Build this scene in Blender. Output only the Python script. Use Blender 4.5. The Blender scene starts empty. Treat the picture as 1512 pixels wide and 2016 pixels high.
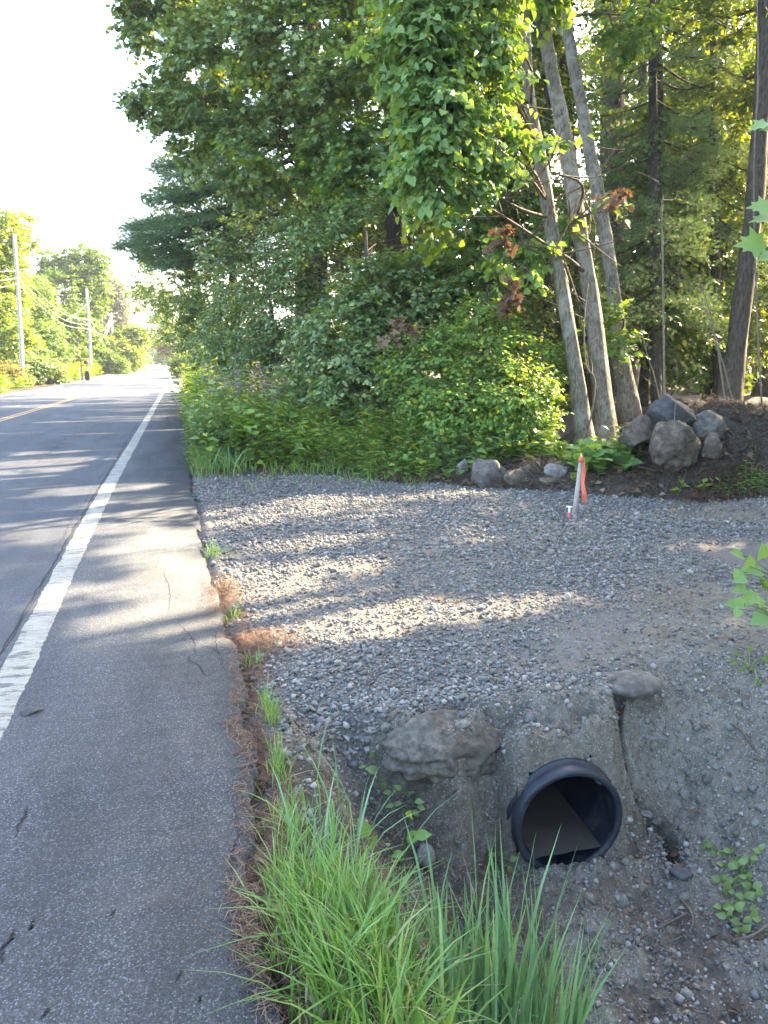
import bpy, math, random
import numpy as np
from math import sin, cos, radians, pi, atan2
rng = np.random.default_rng(7)
random.seed(7)
SC = bpy.context.scene
COL = SC.collection

# ------------------------------------------------------------ camera
PITCH = radians(11.5); YAW = radians(14.7); FPX = 1514.0
cf = np.array([sin(YAW)*cos(PITCH), cos(YAW)*cos(PITCH), -sin(PITCH)])
cr = np.array([cos(YAW), -sin(YAW), 0.0]); cu = np.cross(cr, cf)
CAM = np.array([0, 0, 1.6])
cam = bpy.data.cameras.new('camera'); co = bpy.data.objects.new('camera', cam); COL.objects.link(co)
co.location = CAM; co.rotation_euler = (radians(90)-PITCH, 0, -YAW)
cam.sensor_fit = 'VERTICAL'; cam.sensor_height = 36; cam.lens = 36*FPX/2016
cam.clip_start = 0.05; cam.clip_end = 2000
SC.camera = co

# ------------------------------------------------------------ world, sun, exposure
SUN_EL = radians(30); SUN_H = radians(22)          # SUN_H: degrees ahead of the road's right-hand side
sun_dir = np.array([cos(SUN_H)*cos(SUN_EL), sin(SUN_H)*cos(SUN_EL), sin(SUN_EL)])
w = bpy.data.worlds.new('World'); SC.world = w; w.use_nodes = True
nt = w.node_tree; bg = nt.nodes['Background']
sky = nt.nodes.new('ShaderNodeTexSky'); sky.sky_type = 'NISHITA'; sky.sun_disc = False
sky.sun_elevation = SUN_EL; sky.sun_rotation = atan2(sun_dir[0], sun_dir[1])
sky.air_density = .9; sky.dust_density = 3.5; sky.ozone_density = 1.0
nt.links.new(sky.outputs[0], bg.inputs[0]); bg.inputs[1].default_value = 0.15
sl = bpy.data.lights.new('sun', 'SUN'); sl.energy = 5.0; sl.angle = radians(0.5); sl.color = (1, .80, .55)
so = bpy.data.objects.new('sun', sl); COL.objects.link(so)
import mathutils
so.rotation_euler = mathutils.Vector(sun_dir).to_track_quat('Z', 'Y').to_euler()
SC.view_settings.view_transform = 'Standard'; SC.view_settings.look = 'None'
SC.view_settings.gamma = 1; SC.view_settings.exposure = 3.35
SC.cycles.max_bounces = 12; SC.cycles.diffuse_bounces = 6; SC.cycles.transmission_bounces = 8

# ------------------------------------------------------------ helpers
def ray(px, py): return cf + cr*(px-756)/FPX + cu*(1008-py)/FPX
def D(px, py, t): return CAM + ray(px, py)*t          # point at forward distance t metres
def G(px, py, z=0.0):
    d = ray(px, py); return CAM + d*((z-CAM[2])/d[2])

def _h(ix, iy, iz, s):
    n = (ix*374761393 + iy*668265263 + iz*2147483647 + s*1274126177) & 0xffffffff
    n = ((n ^ (n >> 13))*1274126177) & 0xffffffff
    return ((n ^ (n >> 16)) & 0xffff)/65535.0
def vnoise(p, s=0):
    p = np.asarray(p, float); i = np.floor(p).astype(np.int64); f = p-i; f = f*f*(3-2*f)
    r = 0
    for dx in (0, 1):
        for dy in (0, 1):
            for dz in (0, 1):
                wgt = (f[..., 0] if dx else 1-f[..., 0])*(f[..., 1] if dy else 1-f[..., 1])*(f[..., 2] if dz else 1-f[..., 2])
                r = r + wgt*_h(i[..., 0]+dx, i[..., 1]+dy, i[..., 2]+dz, s)
    return r*2-1
def fbm(p, s=0, o=4, lac=2.1, g=.5):
    p = np.asarray(p, float); a = 1; r = 0
    for k in range(o): r = r + a*vnoise(p*lac**k + 17.3*k, s+k); a *= g
    return r
def xyz(x, y, z=0): return np.stack([x, y, np.zeros_like(x)+z], -1)
def sm(a, b, x):
    t = np.clip((np.asarray(x, float)-a)/(b-a), 0, 1); return t*t*(3-2*t)

def mesh(name, V, Fs, smooth=False, uv=None):
    """V (n,3); Fs list of int arrays (m,k)"""
    me = bpy.data.meshes.new(name); V = np.asarray(V, np.float32)
    if not isinstance(Fs, list): Fs = [Fs]
    Fs = [np.asarray(f, np.int32) for f in Fs if len(f)]
    me.vertices.add(len(V)); me.vertices.foreach_set('co', V.ravel())
    L = np.concatenate([f.ravel() for f in Fs]); cnt = np.concatenate([np.full(len(f), f.shape[1], np.int32) for f in Fs])
    st = np.concatenate([[0], np.cumsum(cnt)[:-1]]).astype(np.int32)
    me.loops.add(len(L)); me.loops.foreach_set('vertex_index', L)
    me.polygons.add(len(cnt)); me.polygons.foreach_set('loop_start', st); me.polygons.foreach_set('loop_total', cnt)
    if smooth: me.polygons.foreach_set('use_smooth', np.ones(len(cnt), bool))
    me.update(calc_edges=True); return me
def link(name, me, mat=None, parent=None, loc=None):
    o = bpy.data.objects.new(name, me); COL.objects.link(o)
    if mat is not None and me is not None and not me.materials: me.materials.append(mat)
    if parent is not None:
        o.parent = parent
        pl = mathutils.Vector(parent.location) if loc is None else mathutils.Vector((0, 0, 0))
        o.location = (-pl) if loc is None else loc      # meshes are written in world coordinates
    elif loc is not None: o.location = loc
    return o
def tag(o, label=None, cat=None, group=None, kind=None):
    if label: o['label'] = label
    if cat: o['category'] = cat
    if group: o['group'] = group
    if kind: o['kind'] = kind
    return o
def thing(name, label, cat, loc, group=None):
    o = bpy.data.objects.new(name, None); COL.objects.link(o); o.location = [float(v) for v in loc]; o.empty_display_size = .1
    return tag(o, label, cat, group)

class MB:
    def __init__(s): s.V = []; s.F3 = []; s.F4 = []; s.n = 0
    def add(s, V, F):
        F = np.asarray(F); V = np.asarray(V)
        (s.F3 if F.shape[1] == 3 else s.F4).append(F+s.n); s.V.append(V); s.n += len(V)
    def build(s, name, mat, parent=None, smooth=False):
        Fs = []
        if s.F3: Fs.append(np.concatenate(s.F3))
        if s.F4: Fs.append(np.concatenate(s.F4))
        me = mesh(name, np.concatenate(s.V), Fs, smooth)
        o = link(name, me, mat, parent)
        if parent is not None and name in ('crown', 'twigs', 'needles', 'branches', 'blades', 'leaves', 'stems', 'dead_leaves', 'flower_spikes'): o['kind'] = 'stuff'
        return o

def nrm(v): return v/np.maximum(np.linalg.norm(v, axis=-1, keepdims=True), 1e-9)
def frames(ydir, zdir):
    y = nrm(ydir); x = nrm(np.cross(y, zdir)); z = np.cross(x, y)
    return np.stack([x, y, z], -1)           # columns
def scatter(T, F, pos, R, S):
    """instances of a template baked into one vertex/face array"""
    S = np.asarray(S, float)
    if S.ndim == 1: S = S[:, None].repeat(3, 1)
    V = np.einsum('nij,nkj->nki', R, T[None]*S[:, None, :]) + pos[:, None, :]
    FF = F[None] + (np.arange(len(pos))*len(T))[:, None, None]
    return V.reshape(-1, 3), FF.reshape(-1, F.shape[1])
def randrot(n):
    q = nrm(rng.normal(size=(n, 4))); w_, x, y, z = q.T
    return np.stack([np.stack([1-2*(y*y+z*z), 2*(x*y-z*w_), 2*(x*z+y*w_)], -1),
                     np.stack([2*(x*y+z*w_), 1-2*(x*x+z*z), 2*(y*z-x*w_)], -1),
                     np.stack([2*(x*z-y*w_), 2*(y*z+x*w_), 1-2*(x*x+y*y)], -1)], 1)

def spline(P, n):
    P = np.asarray(P, float); m = len(P)
    if m == 2: t = np.linspace(0, 1, n)[:, None]; return P[0]*(1-t)+P[1]*t
    Q = np.vstack([2*P[0]-P[1], P, 2*P[-1]-P[-2]]); out = []
    for u in np.linspace(0, m-1-1e-6, n):
        i = int(u); t = u-i; a, b, c, d = Q[i:i+4]
        out.append(.5*((2*b)+(-a+c)*t+(2*a-5*b+4*c-d)*t*t+(-a+3*b-3*c+d)*t**3))
    return np.array(out)
def tube(P, R, seg=8, n=None, bump=0, s=0, cap=True, vs=6):
    P = np.asarray(P, float); R = np.atleast_1d(np.asarray(R, float))
    if n: 
        tt = np.linspace(0, 1, len(R)); R = np.interp(np.linspace(0, 1, n), tt, R); P = spline(P, n)
    else: R = np.interp(np.linspace(0, 1, len(P)), np.linspace(0, 1, len(R)), R)
    T = nrm(np.gradient(P, axis=0)); ref = np.array([0, 0, 1.0]) if abs(T[:, 2]).mean() < .8 else np.array([1.0, 0, 0])
    X = nrm(np.cross(T, ref)); Y = np.cross(T, X)
    a = np.arange(seg)/seg*2*pi
    dirs = X[:, None]*np.cos(a)[None, :, None] + Y[:, None]*np.sin(a)[None, :, None]
    rr = R[:, None]
    if bump:
        q = np.stack([np.cos(a)[None].repeat(len(P), 0)*vs*.5, np.sin(a)[None].repeat(len(P), 0)*vs*.5, (np.arange(len(P))*.35)[:, None].repeat(seg, 1)], -1)
        rr = rr*(1+bump*fbm(q, s, 3))
    V = (P[:, None]+dirs*rr[..., None]).reshape(-1, 3)
    i = np.arange(len(P)-1)[:, None]*seg; j = np.arange(seg)[None]; k = (j+1) % seg
    F = np.stack([i+j, i+k, i+seg+k, i+seg+j], -1).reshape(-1, 4)
    if cap:
        n0 = len(V); V = np.vstack([V, P[:1], P[-1:]])
        c1 = np.stack([np.full(seg, n0), np.arange(seg), (np.arange(seg)+1) % seg, np.full(seg, n0)], -1)
        F = np.vstack([F]) ; F3 = np.vstack([c1[:, [0, 2, 1]], np.stack([np.full(seg, n0+1), (len(P)-1)*seg+np.arange(seg), (len(P)-1)*seg+(np.arange(seg)+1) % seg], -1)])
        return V, F, F3
    return V, F, None
def addtube(mb, *a, **k):
    V, F, F3 = tube(*a, **k)
    n = mb.n; mb.add(V, F)
    if F3 is not None: mb.F3.append(F3+n)
def twigs(mb, A, B, r0, r1, mid=None):
    """many 3-sided twigs from A to B"""
    A = np.asarray(A); B = np.asarray(B); n = len(A)
    T = nrm(B-A); X = nrm(np.cross(T, np.array([.31, .2, .93]))); Y = np.cross(T, X)
    V = []
    for P, r in ((A, r0), (B, r1)):
        r = np.broadcast_to(np.asarray(r, float), (n,))[:, None]
        for a in (0, 2.094, 4.189): V.append(P+(X*cos(a)+Y*sin(a))*r)
    V = np.stack(V, 1).reshape(-1, 3)
    f = np.array([[0, 1, 4, 3], [1, 2, 5, 4], [2, 0, 3, 5]])
    mb.add(V, (f[None]+(np.arange(n)*6)[:, None, None]).reshape(-1, 4))

# leaf templates: y = along the leaf, z = up
OVAL = (np.array([[0, 0, 0], [.33, .38, .09], [0, 1, -.12], [-.33, .38, .09], [0, .45, 0]]), np.array([[0, 1, 4], [1, 2, 4], [2, 3, 4], [3, 0, 4]]))
OVAL2 = (np.array([[0, 0, 0], [.36, .42, .09], [0, 1, -.1], [-.36, .42, .09]]), np.array([[0, 1, 2], [0, 2, 3]]))
LANCE = (np.array([[0, 0, 0], [.1, .4, .03], [0, 1, -.25], [-.1, .4, .03]]), np.array([[0, 1, 2], [0, 2, 3]]))
mp = [(0, 0), (.16, .12), (.46, .10), (.36, .28), (.62, .5), (.32, .52), (.26, .62), (.3, .78), (.13, .74), (0, 1.0)]
mp = mp + [(-x, y) for x, y in mp[1:-1][::-1]]
MAPLE = (np.array([[x, y, .16*abs(x)-.25*(y-.4)**2] for x, y in mp]+[[0, .35, 0]]), np.array([[i, (i+1) % len(mp), len(mp)] for i in range(len(mp))]))
mq = [(0, 0), (.5, .12), (.3, .34), (.6, .62), (.2, .6), (0, 1), (-.2, .6), (-.6, .62), (-.3, .34), (-.5, .12)]
MAPLE2 = (np.array([[x, y, .12*abs(x)-.2*(y-.4)**2] for x, y in mq]+[[0, .38, 0]]), np.array([[i, (i+1) % 10, 10] for i in range(10)]))
hp = [(0, .0), (.3, -.06), (.5, .18), (.42, .5), (.18, .82), (0, 1.05)]
hp = hp + [(-x, y) for x, y in hp[1:-1][::-1]]
HEART = (np.array([[x, y, .2*abs(x)-.2*(y-.4)**2] for x, y in hp]+[[0, .4, -.0]]), np.array([[i, (i+1) % len(hp), len(hp)] for i in range(len(hp))]))

op = [(0, 0), (.14, .08), (.27, .25), (.32, .45), (.26, .65), (.12, .86), (0, 1.05)]
op = op + [(-x, y) for x, y in op[1:-1][::-1]]
OVALN = (np.array([[x, y, .35*abs(x)-.3*(y-.4)**2] for x, y in op]+[[0, .25, 0], [0, .6, 0]]), np.array([[i, (i+1) % 12, 12 if (i < 3 or i > 8) else 13] for i in range(12)]+[[3, 13, 12], [12, 13, 9]]))
# ------------------------------------------------------------ materials
def nodes(name):
    m = bpy.data.materials.new(name); m.use_nodes = True
    t = m.node_tree; return m, t, t.nodes['Principled BSDF'], t.nodes['Material Output']
def N(t, ty, **k):
    n = t.nodes.new(ty)
    for a, b in k.items():
        if a.startswith('i_'):
            key = a[2:]; n.inputs[int(key) if key.isdigit() else key.replace('_', ' ')].default_value = b
        else: setattr(n, a, b)
    return n
def ramp(t, fac, stops, interp='LINEAR'):
    r = t.nodes.new('ShaderNodeValToRGB'); r.color_ramp.interpolation = interp
    while len(r.color_ramp.elements) < len(stops): r.color_ramp.elements.new(.5)
    for e, (p, c) in zip(r.color_ramp.elements, stops):
        e.position = p; e.color = (c, c, c, 1) if isinstance(c, (int, float)) else (*c, 1)
    t.links.new(fac, r.inputs[0]); return r.outputs[0]
def mixc(t, fac, a, b, mode='MIX'):
    m = t.nodes.new('ShaderNodeMix'); m.data_type = 'RGBA'; m.blend_type = mode
    for s, v in ((0, fac), (6, a), (7, b)):
        if hasattr(v, 'links') or hasattr(v, 'is_linked'): t.links.new(v, m.inputs[s])
        else: m.inputs[s].default_value = v if s == 0 else (*v, 1)
    return m.outputs[2]
def coords(t, scale=None):
    g = t.nodes.new('ShaderNodeNewGeometry')
    if scale is None: return g.outputs['Position']
    m = t.nodes.new('ShaderNodeMapping'); m.inputs['Scale'].default_value = scale
    t.links.new(g.outputs['Position'], m.inputs[0]); return m.outputs[0]
def noise(t, vec, sc, det=4, ro=.55, dist=0):
    n = N(t, 'ShaderNodeTexNoise', i_Scale=sc, i_Detail=det, i_Roughness=ro, i_Distortion=dist); t.links.new(vec, n.inputs['Vector']); return n.outputs[0]
def voro(t, vec, sc, feat='F1', out=0):
    n = N(t, 'ShaderNodeTexVoronoi', feature=feat, i_Scale=sc); t.links.new(vec, n.inputs['Vector']); return n.outputs[out]
def bump(t, hgt, bs, strength=.5, dist=.01, prev=None):
    b = N(t, 'ShaderNodeBump', i_Strength=strength, i_Distance=dist); t.links.new(hgt, b.inputs['Height'])
    if prev: t.links.new(prev, b.inputs['Normal'])
    t.links.new(b.outputs[0], bs.inputs['Normal']); return b.outputs[0]
def mth(t, op, a, b=None, clamp=False):
    m = t.nodes.new('ShaderNodeMath'); m.operation = op; m.use_clamp = clamp
    for i, v in enumerate((a, b)):
        if v is None: continue
        if isinstance(v, (int, float)): m.inputs[i].default_value = v
        else: t.links.new(v, m.inputs[i])
    return m.outputs[0]

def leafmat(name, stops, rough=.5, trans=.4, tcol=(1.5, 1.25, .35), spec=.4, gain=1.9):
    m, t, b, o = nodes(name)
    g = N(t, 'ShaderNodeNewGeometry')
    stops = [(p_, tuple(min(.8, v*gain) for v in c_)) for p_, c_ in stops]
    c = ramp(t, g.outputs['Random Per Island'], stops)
    c = mixc(t, mth(t, 'MULTIPLY', noise(t, g.outputs['Position'], .9, 2), .55), c, tuple(.55*v for v in stops[0][1]))
    t.links.new(c, b.inputs['Base Color']); b.inputs['Roughness'].default_value = rough
    b.inputs['Specular IOR Level'].default_value = spec
    tr = N(t, 'ShaderNodeBsdfTranslucent'); t.links.new(mixc(t, 1.0, c, tcol, 'MULTIPLY'), tr.inputs[0])
    mx = N(t, 'ShaderNodeMixShader', i_0=trans); t.links.new(b.outputs[0], mx.inputs[1]); t.links.new(tr.outputs[0], mx.inputs[2])
    t.links.new(mx.outputs[0], o.inputs['Surface']); return m
def simple(name, col, rough=.8, nsc=30, var=.4, bmp=.3, bd=.004, spec=.3, stretch=None, col2=None, patch=None):
    m, t, b, o = nodes(name); v = coords(t, stretch)
    n1 = noise(t, v, nsc, 6, .65)
    c = ramp(t, n1, [(.3, tuple(x*(1-var) for x in col)), (.7, col2 or tuple(min(1, x*(1+var)) for x in col))])
    t.links.new(c, b.inputs['Base Color']); b.inputs['Roughness'].default_value = rough; b.inputs['Specular IOR Level'].default_value = spec
    if patch: c = mixc(t, ramp(t, noise(t, coords(t), 3.2, 5, .7), [(.5, 0.), (.58, .65)]), c, patch); c = mixc(t, ramp(t, noise(t, coords(t), 1.7, 3, .6), [(.55, 0.), (.75, .5)]), c, tuple(.4*x for x in col)); t.links.new(c, b.inputs['Base Color'])
    bump(t, n1, b, bmp, bd); return m

M = {}
M['leaf_maple'] = leafmat('leaf_maple', [(0, (.045, .10, .026)), (.5, (.08, .145, .038)), (.82, (.12, .19, .045)), (.95, (.2, .26, .045)), (1, (.26, .31, .05))])  # brightest stops colour random leaves as sunlit yellow-green flecks
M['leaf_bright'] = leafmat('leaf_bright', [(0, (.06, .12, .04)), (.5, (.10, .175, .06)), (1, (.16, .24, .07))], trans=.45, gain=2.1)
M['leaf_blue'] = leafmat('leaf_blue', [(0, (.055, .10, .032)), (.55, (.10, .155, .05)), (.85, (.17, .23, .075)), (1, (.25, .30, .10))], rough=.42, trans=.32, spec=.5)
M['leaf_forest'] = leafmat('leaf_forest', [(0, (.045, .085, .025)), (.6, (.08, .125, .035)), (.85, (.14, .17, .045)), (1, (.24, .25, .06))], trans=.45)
M['leaf_sun'] = leafmat('leaf_sun', [(0, (.07, .15, .02)), (.5, (.11, .20, .03)), (1, (.19, .27, .05))], trans=.42, gain=1.15)  # leaf green with a sunlit tone put into the colour
M['leaf_yellow'] = leafmat('leaf_yellow', [(0, (.12, .20, .015)), (.5, (.17, .26, .02)), (1, (.25, .32, .04))], trans=.42, gain=1.15)  # leaf green pushed to yellow; the sunlit look is in the colour
M['leaf_autumn'] = leafmat('leaf_autumn', [(0, (.08, .10, .03)), (.5, (.15, .13, .04)), (1, (.26, .18, .05))])
M['needle'] = leafmat('needle', [(0, (.045, .09, .045)), (.6, (.075, .13, .06)), (1, (.13, .19, .08))], trans=.2, rough=.6)
M['needle_brown'] = leafmat('needle_brown', [(0, (.09, .10, .055)), (.6, (.16, .15, .08)), (1, (.22, .20, .10))], trans=.15, rough=.7)
M['herb'] = leafmat('herb', [(0, (.06, .13, .03)), (.5, (.11, .20, .035)), (.85, (.18, .27, .045)), (1, (.32, .34, .04))], trans=.4, gain=1.9)
M['grass'] = leafmat('grass', [(0, (.07, .15, .035)), (.6, (.12, .22, .055)), (.90, (.17, .28, .08)), (.94, (.30, .27, .14)), (1, (.34, .30, .18))], trans=.38, rough=.42, gain=1.65)
M['grass_blue'] = leafmat('grass_blue', [(0, (.08, .17, .08)), (.6, (.13, .26, .13)), (1, (.22, .34, .19))], trans=.3, rough=.45, spec=.4, gain=1.35)
M['grass_dull'] = leafmat('grass_dull', [(0, (.07, .14, .05)), (.6, (.11, .19, .07)), (1, (.20, .24, .10))], trans=.3)
M['grass_dry'] = leafmat('grass_dry', [(0, (.13, .10, .06)), (.6, (.20, .165, .10)), (1, (.30, .25, .16))], trans=.3, rough=.6, gain=1)
M['dead_leaf'] = leafmat('dead_leaf', [(0, (.07, .045, .03)), (.5, (.15, .10, .06)), (.9, (.27, .19, .12)), (1, (.4, .33, .25))], trans=.12, rough=.8, spec=.2, tcol=(1.3, 1, .6), gain=1)
M['wilted'] = leafmat('wilted', [(0, (.12, .075, .045)), (.5, (.20, .13, .08)), (1, (.30, .21, .13))], trans=.3, rough=.8, spec=.2, tcol=(1.3, 1, .6), gain=1)
M['straw'] = leafmat('straw', [(0, (.16, .12, .08)), (1, (.34, .28, .2))], trans=.1, rough=.8, spec=.2, gain=1)
M['needle_litter'] = leafmat('needle_litter', [(0, (.08, .045, .028)), (.5, (.19, .11, .07)), (1, (.34, .24, .16))], trans=.1, rough=.7, spec=.2, tcol=(1.3, 1, .6), gain=1)
M['purple'] = leafmat('purple', [(0, (.24, .19, .25)), (1, (.42, .34, .42))], trans=.2, tcol=(1, 1, 1), gain=1)
M['bark_grey'] = simple('bark_grey', (.115, .10, .072), .9, 11, .45, 1, .025, .15, (3.4, 3.4, .9), (.29, .26, .20), patch=(.32, .31, .25))
M['bark_brown'] = simple('bark_brown', (.07, .055, .042), .95, 6, .5, 1, .03, .15, (4, 4, .55), (.14, .12, .095))
M['bark_dark'] = simple('bark_dark', (.06, .05, .04), .95, 6, .5, .9, .02, .15, (4, 4, .6))
M['twig'] = simple('twig', (.12, .095, .07), .9, 20, .4, .3, .003, .2)
M['twig_pale'] = simple('twig_pale', (.16, .135, .10), .85, 20, .35, .3, .003, .25)
M['pole'] = simple('pole', (.34, .31, .26), .85, 8, .25, .3, .004, .25, (6, 6, .4))
M['wire'] = simple('wire', (.30, .29, .27), .5, 8, .1, 0, .001)
M['stem'] = leafmat('stem', [(0, (.12, .16, .05)), (1, (.2, .22, .08))], trans=.1, gain=1)

def rockmat(name, cols, sc=14, white=None, moss=None, spread=.5):
    m, t, b, o = nodes(name); v = N(t, 'ShaderNodeTexCoord').outputs['Object']
    n1 = noise(t, v, sc, 8, .68); n2 = noise(t, v, sc*.22, 3)
    c = ramp(t, n1, [(.32, cols[0]), (.5, cols[1]), (.72, cols[2])])
    c = mixc(t, mth(t, 'MULTIPLY', ramp(t, n2, [(.45, 0.), (.6, 1.)]), spread), c, tuple(x*.6 for x in cols[0]))
    if white: c = mixc(t, ramp(t, noise(t, v, sc*.35, 4, .7), [(.62, 0.), (.68, 1.)]), c, white)
    if moss: c = mixc(t, ramp(t, noise(t, v, sc*.3, 5, .7), [(.55, 0.), (.7, .7)]), c, moss)
    sp = voro(t, v, sc*9); c = mixc(t, ramp(t, sp, [(.05, .5), (.2, 0.)]), c, tuple(min(1, x*1.5) for x in cols[2]))
    t.links.new(c, b.inputs['Base Color']); b.inputs['Roughness'].default_value = .85; b.inputs['Specular IOR Level'].default_value = .3
    p = bump(t, n1, b, .7, .012); bump(t, sp, b, .3, .003, p); return m
M['rock_grey'] = rockmat('rock_grey', [(0.050, 0.046, 0.040), (0.115, 0.105, 0.089), (0.230, 0.217, 0.185)])
M['rock_pale'] = rockmat('rock_pale', [(0.094, 0.085, 0.073), (0.187, 0.175, 0.152), (0.317, 0.301, 0.264)], white=(0.432, 0.420, 0.370))
M['rock_brown'] = rockmat('rock_brown', [(0.043, 0.035, 0.025), (0.108, 0.087, 0.063), (0.209, 0.182, 0.139)], moss=(0.050, 0.059, 0.023), white=(0.360, 0.350, 0.310))
M['rock_dark'] = rockmat('rock_dark', [(0.036, 0.036, 0.038), (0.065, 0.066, 0.066), (0.115, 0.115, 0.112)])
M['rock_soil'] = rockmat('rock_soil', [(0.050, 0.043, 0.033), (0.108, 0.097, 0.076), (0.194, 0.178, 0.145)], sc=30, spread=.5, moss=(0.086, 0.073, 0.050))

def gravelmat():
    m, t, b, o = nodes('gravel_stone'); g = N(t, 'ShaderNodeNewGeometry'); oi = N(t, 'ShaderNodeObjectInfo')
    r = mth(t, 'FRACT', mth(t, 'ADD', g.outputs['Random Per Island'], oi.outputs['Random']))
    c = ramp(t, r, [(0, (.058, .057, .053)), (.40, (.130, .128, .118)), (.72, (.235, .228, .205)), (.88, (.37, .355, .32)), (.95, (.22, .165, .11)), (1, (.46, .44, .40))])
    n = noise(t, g.outputs['Position'], 130, 5, .7)
    c = mixc(t, .35, c, ramp(t, n, [(.3, (.04, .04, .04)), (.7, (.25, .245, .23))]))
    t.links.new(c, b.inputs['Base Color']); b.inputs['Roughness'].default_value = .75; b.inputs['Specular IOR Level'].default_value = .35
    bump(t, n, b, .35, .002); return m
M['gravel'] = gravelmat()

def groundmat():
    m, t, b, o = nodes('ground_soil'); v = coords(t)
    at = N(t, 'ShaderNodeAttribute', attribute_name='zone'); sep = N(t, 'ShaderNodeSeparateColor'); t.links.new(at.outputs['Color'], sep.inputs[0])
    n1 = noise(t, v, 22, 8, .7); n2 = noise(t, v, 2.2, 4, .6); n3 = voro(t, v, 70); n4 = voro(t, v, 190, out=1)
    g4 = N(t, 'ShaderNodeSeparateColor'); t.links.new(n4, g4.inputs[0])
    fines = ramp(t, n1, [(.3, (.075, .072, .065)), (.55, (.13, .125, .112)), (.75, (.20, .19, .168))])
    fines = mixc(t, ramp(t, n2, [(.45, 0.), (.62, .55)]), fines, (.165, .138, .105))
    face = ramp(t, n1, [(.3, (.075, .068, .051)), (.55, (.17, .156, .122)), (.75, (.28, .262, .215))])
    face = mixc(t, ramp(t, n2, [(.42, 0.), (.6, .5)]), face, (.10, .082, .058))
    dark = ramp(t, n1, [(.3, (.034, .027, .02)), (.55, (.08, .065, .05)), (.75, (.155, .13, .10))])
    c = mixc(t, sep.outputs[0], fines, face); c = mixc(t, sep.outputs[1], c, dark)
    grit = ramp(t, g4.outputs[0], [(.72, 0.), (.86, .75)])
    c = mixc(t, mth(t, 'MULTIPLY', grit, mth(t, 'SUBTRACT', 1.05, sep.outputs[1])), c, ramp(t, g4.outputs[1], [(0, (.09, .09, .085)), (.6, (.2, .195, .175)), (1, (.36, .34, .29))]))
    t.links.new(c, b.inputs['Base Color']); b.inputs['Roughness'].default_value = .92; b.inputs['Specular IOR Level'].default_value = .2
    p = bump(t, n1, b, .9, .02); bump(t, g4.outputs[0], b, .5, .004, p); return m
M['ground'] = groundmat()

def asphalt(name, base, dark, light, agg=260, blend=None):
    m, t, b, o = nodes(name); v = coords(t)
    vc = voro(t, v, agg, out=1); s = N(t, 'ShaderNodeSeparateColor'); t.links.new(vc, s.inputs[0]); vd = voro(t, v, agg)
    c = ramp(t, s.outputs[0], [(0, dark), (.5, base), (.84, light), (1, tuple(min(1, x*2.4) for x in light))])
    n2 = noise(t, v, .8, 5, .6); n3 = noise(t, coords(t, (1.5, .35, 1)), 1.6, 4, .6)
    c = mixc(t, mth(t, 'MULTIPLY', ramp(t, n2, [(.3, 0.), (.75, 1.)]), .4), c, (.115, .112, .104))
    c = mixc(t, ramp(t, n3, [(.35, .45), (.6, 0.)]), c, tuple(x*.6 for x in dark))
    n4 = noise(t, v, 3.1, 3, .6); c = mixc(t, ramp(t, n4, [(.66, 0.), (.74, .4)]), c, (.15, .145, .13))
    dv = N(t, 'ShaderNodeVectorMath', operation='ADD'); ns = N(t, 'ShaderNodeTexNoise', i_Scale=6.0, i_Detail=4.0); t.links.new(v, ns.inputs['Vector'])
    sc_ = N(t, 'ShaderNodeVectorMath', operation='SCALE', i_Scale=.28); t.links.new(ns.outputs['Color'], sc_.inputs[0]); t.links.new(v, dv.inputs[0]); t.links.new(sc_.outputs[0], dv.inputs[1])
    cr_ = ramp(t, voro(t, dv.outputs[0], 2.6, 'DISTANCE_TO_EDGE'), [(.004, 1.), (.012, 0.)]); cr_ = mth(t, 'MULTIPLY', cr_, ramp(t, noise(t, v, .75, 3), [(.53, 0.), (.62, .7)]))
    c = mixc(t, cr_, c, (.022, .022, .024)); c = mixc(t, ramp(t, noise(t, coords(t, (1, .25, 1)), 5, 6, .7), [(.6, 0.), (.75, .35)]), c, dark)
    t.links.new(c, b.inputs['Base Color']); b.inputs['Roughness'].default_value = .8; b.inputs['Specular IOR Level'].default_value = .3
    hh = mth(t, 'MULTIPLY', vd, -1.0)
    p = bump(t, hh, b, .8, .004); p = bump(t, noise(t, v, 60, 4, .7), b, .35, .004, p); bump(t, noise(t, v, 4, 3), b, .3, .02, p); return m
M['asphalt_shoulder'] = asphalt('asphalt_shoulder', (.054, .062, .070), (.028, .033, .038), (.088, .098, .110), 210)
M['asphalt_lane'] = asphalt('asphalt_lane', (.052, .060, .072), (.035, .041, .049), (.076, .085, .100), 240)
def paint(name, col, under, x0, x1, wear=.5, along=0):
    m, t, b, o = nodes(name); v = coords(t)
    n1 = noise(t, v, 7, 6, .7); n2 = noise(t, coords(t, (2.2, 9, 2)), 2.2, 7, .72)
    c = ramp(t, noise(t, v, 5, 6, .7), [(.3, tuple(.72*x for x in col)), (.7, col)])
    c = mixc(t, ramp(t, noise(t, v, 90, 3, .7), [(.5, 0.), (.75, .35)]), c, tuple(.45*x for x in col))
    w_ = mth(t, 'MAXIMUM', ramp(t, n2, [(wear-.02, 0.), (wear+.03, 1.)]), ramp(t, noise(t, coords(t, (1.6, 7, 1)), 2.4, 5, .75, 1.5), [(.485, 0.), (.5, .8), (.515, 0.)]))
    c = mixc(t, w_, c, under)
    t.links.new(c, b.inputs['Base Color']); b.inputs['Roughness'].default_value = .6
    bump(t, mth(t, 'SUBTRACT', 1., w_), b, .6, .004); return m
M['paint_white'] = paint('paint_white', (.31, .305, .25), (.075, .075, .072), 0, 0, .545)
M['paint_yellow'] = paint('paint_yellow', (.46, .26, .06), (.12, .10, .07), 0, 0, .66)
M['crack'] = simple('crack', (.026, .027, .029), .95, 60, .5, .5, .004)
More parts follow.
